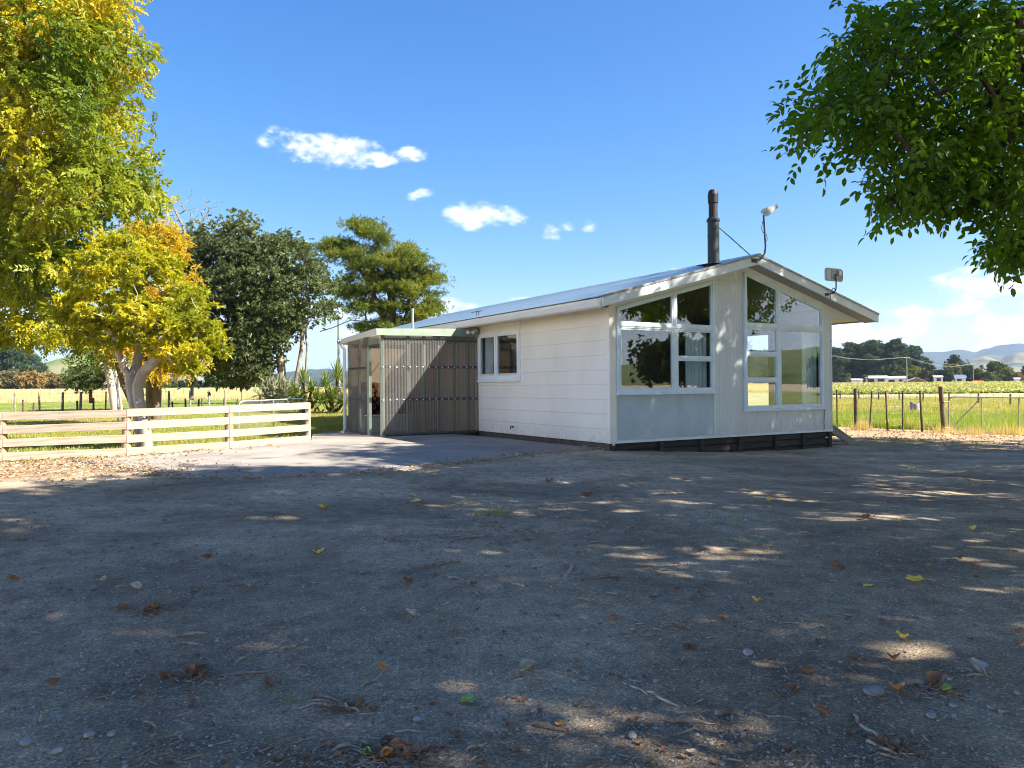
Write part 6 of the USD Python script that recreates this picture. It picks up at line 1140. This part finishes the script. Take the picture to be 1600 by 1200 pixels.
LV_ = [(505, 797, 'yellow_leaf', 'lobed', 1.3, None), (650, 787, 'yellow_leaf', 'flat', 1.6, None), (646, 777, 'yellow_leaf', 'flat', 1.2, None), (495, 868, 'yellow_leaf', 'lobed', 1.0, None), (1435, 912, 'yellow_leaf', 'lobed', 1.25, 'large pale yellow lobed leaf on the gravel towards the right'), (1412, 1004, 'yellow_leaf', 'curled', .85, 'curled pale yellow leaf alone on the gravel towards the right'), (1183, 942, 'yellow_leaf', 'curled', .7, 'small bright yellow leaf near the middle right of the yard'), (1400, 1084, 'orange_leaf', 'curled', .9, 'curled orange yellow leaf beside the pale flat stone'), (1128, 968, 'orange_leaf', 'flat', .75, 'small bright orange leaf below the bright yellow one'), (876, 1141, 'orange_leaf', 'flat', .65, 'small orange leaf beside a thin stick near the bottom'),
       (736, 1101, 'green_leaf', 'lobed', .75, 'fresh green leaf with its stalk near the bottom centre'), (1477, 1086, 'green_leaf', 'curled', .55, 'yellow green leaf beside a dead brown cluster at the right'), (1422, 737, 'yellow_leaf', 'lobed', 1.2, None), (1519, 832, 'yellow_leaf', 'curled', .9, None), (1300, 769, 'yellow_leaf', 'flat', 1.0, None), (1454, 734, 'yellow_leaf', 'flat', .9, None), (1357, 920, 'yellow_leaf', 'flat', .9, None), (914, 1066, 'pale_leaf', 'flat', .55, None), (1201, 785, 'yellow_leaf', 'curled', 1.0, None), (484, 745, 'yellow_leaf', 'flat', 1.0, None), (608, 765, 'yellow_leaf', 'flat', .9, None), (678, 744, 'yellow_leaf', 'lobed', 1.0, None), (1404, 818, 'yellow_leaf', 'flat', .9, None),
       (240, 957, 'dead_leaf', 'curled', 1.2, 'dead reddish brown leaf cluster towards the left'), (230, 959, 'dead_leaf', 'lobed', 1.0, None), (188, 958, 'dead_leaf', 'curled', .9, None), (305, 1058, 'dead_leaf', 'curled', 1.1, None), (295, 1062, 'dead_leaf', 'curled', .9, None), (256, 1062, 'dead_leaf', 'curled', .75, None), (420, 1076, 'dead_leaf', 'curled', .9, None), (598, 1047, 'orange_leaf', 'curled', .6, 'tawny leaf on a bent twig left of the bottom centre'), (552, 1106, 'dead_leaf', 'lobed', .9, 'dark reddish leaf caught among thin twigs near the bottom'), (956, 972, 'dead_leaf', 'curled', 1.0, None), (1075, 1017, 'dead_leaf', 'flat', 1.1, None), (1258, 1060, 'dead_leaf', 'curled', .8, None), (1240, 1088, 'dead_leaf', 'curled', .8, None), (1290, 1124, 'dead_leaf', 'curled', .75, None), (1312, 893, 'dead_leaf', 'lobed', 1.1, None), (1395, 1037, 'dead_leaf', 'curled', .8, None), (1330, 1033, 'dead_leaf', 'flat', .8, None), (1530, 1056, 'pale_leaf', 'curled', 1.1, None), (1462, 1080, 'dead_leaf', 'curled', 1.2, None), (1392, 1178, 'dead_leaf', 'curled', 1.0, None), (1386, 1172, 'dead_leaf', 'lobed', .9, None), (585, 1186, 'dead_leaf', 'lobed', 1.0, None), (600, 1192, 'orange_leaf', 'curled', .6, None), (570, 1188, 'green_leaf', 'curled', .6, None), (650, 1186, 'dead_leaf', 'lobed', .9, None), (628, 1180, 'dead_leaf', 'curled', .8, None),
       (160, 912, 'pale_leaf', 'curled', .7, None), (23, 910, 'dead_leaf', 'curled', .9, None), (84, 1072, 'dead_leaf', 'curled', .8, None), (325, 876, 'dead_leaf', 'curled', 1.0, None), (700, 1122, 'dead_leaf', 'flat', .5, None), (525, 1115, 'dead_leaf', 'curled', .5, None), (820, 1055, 'pale_leaf', 'curled', 1.0, None), (1500, 878, 'dead_leaf', 'curled', 1.1, None), (1525, 893, 'dead_leaf', 'curled', .9, None), (1350, 815, 'dead_leaf', 'curled', 1.1, None), (920, 775, 'dead_leaf', 'lobed', 1.4, None), (858, 755, 'dead_leaf', 'lobed', 1.2, None), (1590, 995, 'dead_leaf', 'curled', .8, None), (640, 915, 'dead_leaf', 'curled', .9, None), (645, 962, 'pale_leaf', 'curled', .8, None), (740, 915, 'dead_leaf', 'flat', .9, None), (390, 922, 'pale_leaf', 'curled', 1.0, None), (215, 925, 'pale_leaf', 'curled', .9, None), (1085, 1190, 'pale_leaf', 'curled', .5, None), (1450, 888, 'orange_leaf', 'flat', .7, None)]
nm = {'yellow_leaf': 'yellow', 'orange_leaf': 'orange', 'green_leaf': 'green', 'dead_leaf': 'brown', 'pale_leaf': 'pale dry'}; sh = {'lobed': 'lobed', 'curled': 'curled', 'flat': 'flat', 'bit': 'torn'}
for px, py, m_, s_, sz, u_ in LV_: ground_thing('fallen_leaf', f'{nm[m_]} {sh[s_]} fallen leaf', 'leaf', px, py, SH[s_][int(rng.integers(0, len(SH[s_])))], m_, sz, 0, u_)
STK = [(258, 999, 322, 992, .007), (285, 1006, 318, 1010, .004), (440, 1016, 475, 1005, .006), (368, 1036, 388, 1023, .005), (225, 1135, 250, 1152, .003), (588, 882, 612, 878, .006), (600, 847, 640, 850, .006), (640, 893, 720, 881, .006), (700, 905, 735, 912, .005), (884, 905, 893, 884, .009), (800, 916, 826, 925, .008), (905, 912, 980, 904, .006), (1118, 1124, 1162, 1121, .011), (1060, 1156, 1115, 1151, .003), (830, 1139, 888, 1149, .005), (1372, 971, 1432, 975, .009), (1490, 903, 1535, 914, .004), (975, 1074, 1012, 1092, .004), (1010, 1088, 1060, 1110, .004), (1335, 1125, 1345, 1140, .004), (1345, 1140, 1395, 1170, .005), (1355, 1166, 1402, 1186, .005), (1415, 1073, 1450, 1076, .012), (430, 1040, 470, 1030, .002), (340, 1060, 440, 1052, .003), (490, 1090, 540, 1105, .004), (540, 1105, 562, 1118, .005), (565, 1075, 595, 1055, .004), (655, 1070, 665, 1046, .003), (572, 1080, 590, 1090, .003), (615, 1150, 670, 1149, .003), (520, 1180, 560, 1170, .004), (730, 1180, 760, 1170, .004), (1155, 985, 1195, 990, .002), (1500, 1060, 1550, 1066, .003), (1205, 806, 1235, 808, .006), (1020, 895, 1050, 893, .004), (960, 960, 1030, 988, .002), (60, 1138, 72, 1120, .003), (15, 1115, 38, 1113, .005), (126, 1022, 132, 1034, .003), (50, 990, 75, 995, .003), (690, 948, 705, 945, .004), (540, 995, 565, 1000, .003), (1300, 742, 1340, 750, .006), (560, 900, 580, 895, .004), (740, 928, 752, 940, .006), (1268, 1100, 1300, 1125, .003), (1560, 1116, 1595, 1122, .004), (740, 822, 790, 826, .008), (690, 838, 730, 842, .006), (720, 845, 770, 840, .007), (1180, 1120, 1240, 1130, .002), (1040, 1133, 1100, 1139, .006)]
for x0, y0, x1, y1, r in STK:
    p, q = G(x0, y0), G(x1, y1); p[2] = yard_z(p[0], p[1]) + r * .8; q[2] = yard_z(q[0], q[1]) + r * .8; mid = (p + q) / 2 + [rng.normal(0, .012), rng.normal(0, .012), rng.uniform(0, .012)]; L = np.linalg.norm(q - p)
    d = ('thick' if r >= .008 else 'thin') + (' short' if L < .25 else ' long') + ' dry stick'
    t = thing('stick', f'{d} lying on the gravel {where((x0 + x1) / 2, (y0 + y1) / 2)}', 'stick', mid, group=f'{d}, {where((x0 + x1) / 2, (y0 + y1) / 2)}')
    k = [p, p * .65 + mid * .35 + rng.normal(0, .006, 3), mid, q * .6 + mid * .4 + rng.normal(0, .006, 3), q]
    r = r * 1.45 + .001; obj('wood', tube([a - mid for a in k], [r * .9, r, r, r * .85, r * .5], 6), M['stick'], t, smooth=60)
    if L > .35 and r < .008: obj('twig', tube([k[2] - mid, k[2] - mid + (k[3] - k[2]) * .8 + np.array([rng.normal(0, .05), rng.normal(0, .05), .02])], [r * .6, r * .3], 5), M['stick'], t)
def rock(s, seed, fl=.55):
    r = np.random.default_rng(seed); m = trimesh.creation.icosphere(2, 1.0); n = m.vertices @ r.normal(0, 1, (3, 3)); m.vertices *= (1 + .13 * np.sin(2.3 * n).sum(1) / 2)[:, None]; m.vertices *= np.array([1, r.uniform(.6, .9), fl]) * s; return m
for px, py, s, m_, u_ in [(1366, 1091, .045, 'stone_pale', 'flat pale stone beside the curled orange yellow leaf'), (1455, 1126, .022, 'stone_pale', 'small pale stone near the bottom right'), (652, 1132, .018, 'stone_pale', 'small pale pebble near the bottom centre'), (139, 1161, .022, 'stone_pale', 'pale yellowish pebble at the bottom left'), (1168, 1028, .03, 'stone_pale', 'bluish pale stone half sunk right of the centre'), (42, 1172, .025, 'stone_pale', 'bluish pebble in the bottom left corner'), (175, 1157, .02, 'stone_pale', 'pale pebble at the bottom left beside the yellowish one'), (1550, 1112, .02, 'stone', None), (1410, 1105, .02, 'stone', None), (1590, 1090, .018, 'stone', None), (988, 1161, .022, 'stone', None), (600, 1097, .015, 'stone', None), (1025, 932, .02, 'stone_pale', None), (90, 1185, .022, 'stone', None), (545, 1140, .014, 'stone_pale', None), (1490, 1110, .018, 'stone', None)]:
    ground_thing('stone', 'small grey stone', 'stone', px, py, rock(s, int(px)), m_, 1.0, -s * .25, u_)
# pebbles, chips, leaf litter: uncountable
n = 60000; x, y = in_wedge(n, 1.9, 13, -42, 42, rng, 0); k = contains_xy(gravel, x, y) & (fbm2(x, y, 1.1, 77) > rng.uniform(-1.1, .6, n)); x, y = x[k], y[k]; s = np.exp(rng.normal(math.log(.0040), .42, len(x)))
scatter('pebbles', [(rock(1, 5, .6), M['stone']), (rock(1, 6, .5), M['stone'])], np.stack([x, y, gz(x, y) + s * .2], 1), rotz_quats(rng, len(x), .3), np.repeat(s[:, None], 3, 1), idx=rng.integers(0, 2, len(x)), label='small loose pebbles of the gravel yard')
n = 11000; x, y = in_wedge(n, 2.0, 20, -40, 42, rng, 0); k = contains_xy(gravel, x, y) & (fbm2(x, y, .8, 78) > rng.uniform(-.9, .8, n)); x, y = x[k], y[k]
chip = tube([(-.5, 0, 0), (0, .03, .02), (.5, 0, 0)], [.05, .06, .03], 4); chip2 = tube([(-.5, 0, 0), (0, .12, .03), (.5, -.02, 0)], [.025, .03, .015], 4)
hp = np.vstack([G(*p)[:2] + rng.normal(0, 1, (n_, 2)) * sd for p, n_, sd in [((770, 838), 420, (.75, .35)), ((765, 803), 90, (.3, .2)), ((238, 957), 60, (.12, .08)), ((305, 1060), 60, (.10, .06)), ((595, 1188), 160, (.16, .06)), ((640, 1188), 70, (.08, .04)), ((545, 1105), 60, (.12, .06)), ((1395, 1175), 70, (.08, .05)), ((1465, 1085), 50, (.06, .04)), ((1030, 990), 50, (.25, .1)), ((1330, 970), 60, (.3, .12)), ((1180, 720), 200, (1.2, .3)), ((860, 760), 60, (.4, .15))]]); x, y = np.r_[x, hp[:, 0]], np.r_[y, hp[:, 1]]
s = rng.uniform(.015, .08, len(x))
scatter('bark_chips', [(chip, M['stick']), (chip2, M['stick']), (SH['bit'][0].copy().apply_scale(12), M['dead_leaf'])], np.stack([x, y, gz(x, y) + .004], 1), rotz_quats(rng, len(x), .1), np.repeat(s[:, None], 3, 1), idx=rng.choice(3, len(x), p=[.35, .4, .25]), label='scattered twig and bark fragments on the gravel')
M['litter_pale'] = pbr('litter_pale', (.42, .31, .20), (.60, .47, .33), .8, 30, rnd=.2); M['litter_brown'] = pbr('litter_brown', (.26, .15, .08), (.42, .27, .15), .8, 30, rnd=.25)
L1 = np.array([G(*p)[:2] for p in [(-60, 745), (0, 738), (60, 730), (110, 728), (160, 736), (220, 740), (40, 718), (90, 716), (150, 712), (260, 706), (330, 700), (0, 716)]])
xy = np.vstack([L1[rng.integers(0, len(L1), 2700)] + rng.normal(0, .7, (2700, 2)), np.array([G(a, b)[:2] for a, b in zip(rng.uniform(200, 720, 500), 0 * rng.uniform(0, 1, 500) + 0)]) if False else np.zeros((0, 2))])
ed = np.array(pad.exterior.coords); ed = ed[(ed[:, 1] < 15) & (ed[:, 0] < 2.2)]; xy = np.vstack([xy, ed[rng.integers(0, len(ed), 1100)] + rng.normal(0, .12, (1100, 2))])
RS = np.array([G(*p)[:2] for p in [(1330, 684), (1380, 682), (1450, 684), (1520, 690), (1580, 694), (1400, 676), (1500, 682), (1590, 684), (1350, 676)]]); xy = np.vstack([xy, RS[rng.integers(0, len(RS), 1700)] + rng.normal(0, [1.1, .8], (1700, 2))])
z = np.array([max(float(a), float(b)) for a, b in zip(gz(xy[:, 0], xy[:, 1]), np.where(contains_xy(pad, xy[:, 0], xy[:, 1]), pz(xy[:, 0], xy[:, 1]), -9))]); s = rng.uniform(.3, .75, len(xy))
scatter('leaf_litter', [(SH['flat'][0], M['litter_pale']), (SH['curled'][1], M['litter_brown']), (SH['bit'][0], M['yellow_leaf'])], np.column_stack([xy, z + .006]), rotz_quats(rng, len(xy), .3), np.repeat(s[:, None], 3, 1), idx=rng.choice(3, len(xy), p=[.5, .36, .14]), label='carpet of dry fallen leaves at the edges of the yard')
for px, py, u_ in [(765, 803, 'low weedy grass patch in the far yard left of the centre'), (1178, 856, 'small weed tuft near the middle of the yard on the right'), (1130, 816, 'small weed tuft in the far yard below the gable'), (450, 1093, 'small mossy tuft left of the bottom centre'), (723, 790, 'thin weed tuft at the edge of the far yard')]:
    p = G(px, py); t = thing('weed_tuft', u_, 'weed', (p[0], p[1], yard_z(p[0], p[1]))); sc = 1.6 if px == 765 else .5 if px == 450 else 1.0
    obj('blades', cat_mesh([(lambda v, f: (v * sc + [*rng.normal(0, .16 * sc, 2), 0], f))(*blades(16, .028, .004, .05, int(q), .9)) for q in rng.integers(0, 999, 7)]), M['grass_mid'], t)
x, y = in_wedge(1500, 17, 26, 24, 42, rng, 0); k = (fbm2(x, y, .5, 91) > .15) & contains_xy(gravel, x, y) & (y > 16); x, y = x[k], y[k]
grass('yard_grass', 'thin green grass growing through the gravel at the far right', [blades(20, .07, .005, .1, 15)], [M['grass_lush']], x, y, .6, 1.3, rng)

# ---------------------------------------------------------------- air
def haze():
    m = matnodes('haze', {'v': ('principled_volume', {'color': (.58, .76, 1.0), 'density': .00007, 'anisotropy': .25})}, [], volume='v.volume')
    b = trimesh.creation.box([26000, 26000, 700]); b.apply_translation([0, 0, 330]); obj('haze', b, m, kind='stuff')
HAZE = True
if HAZE: haze()
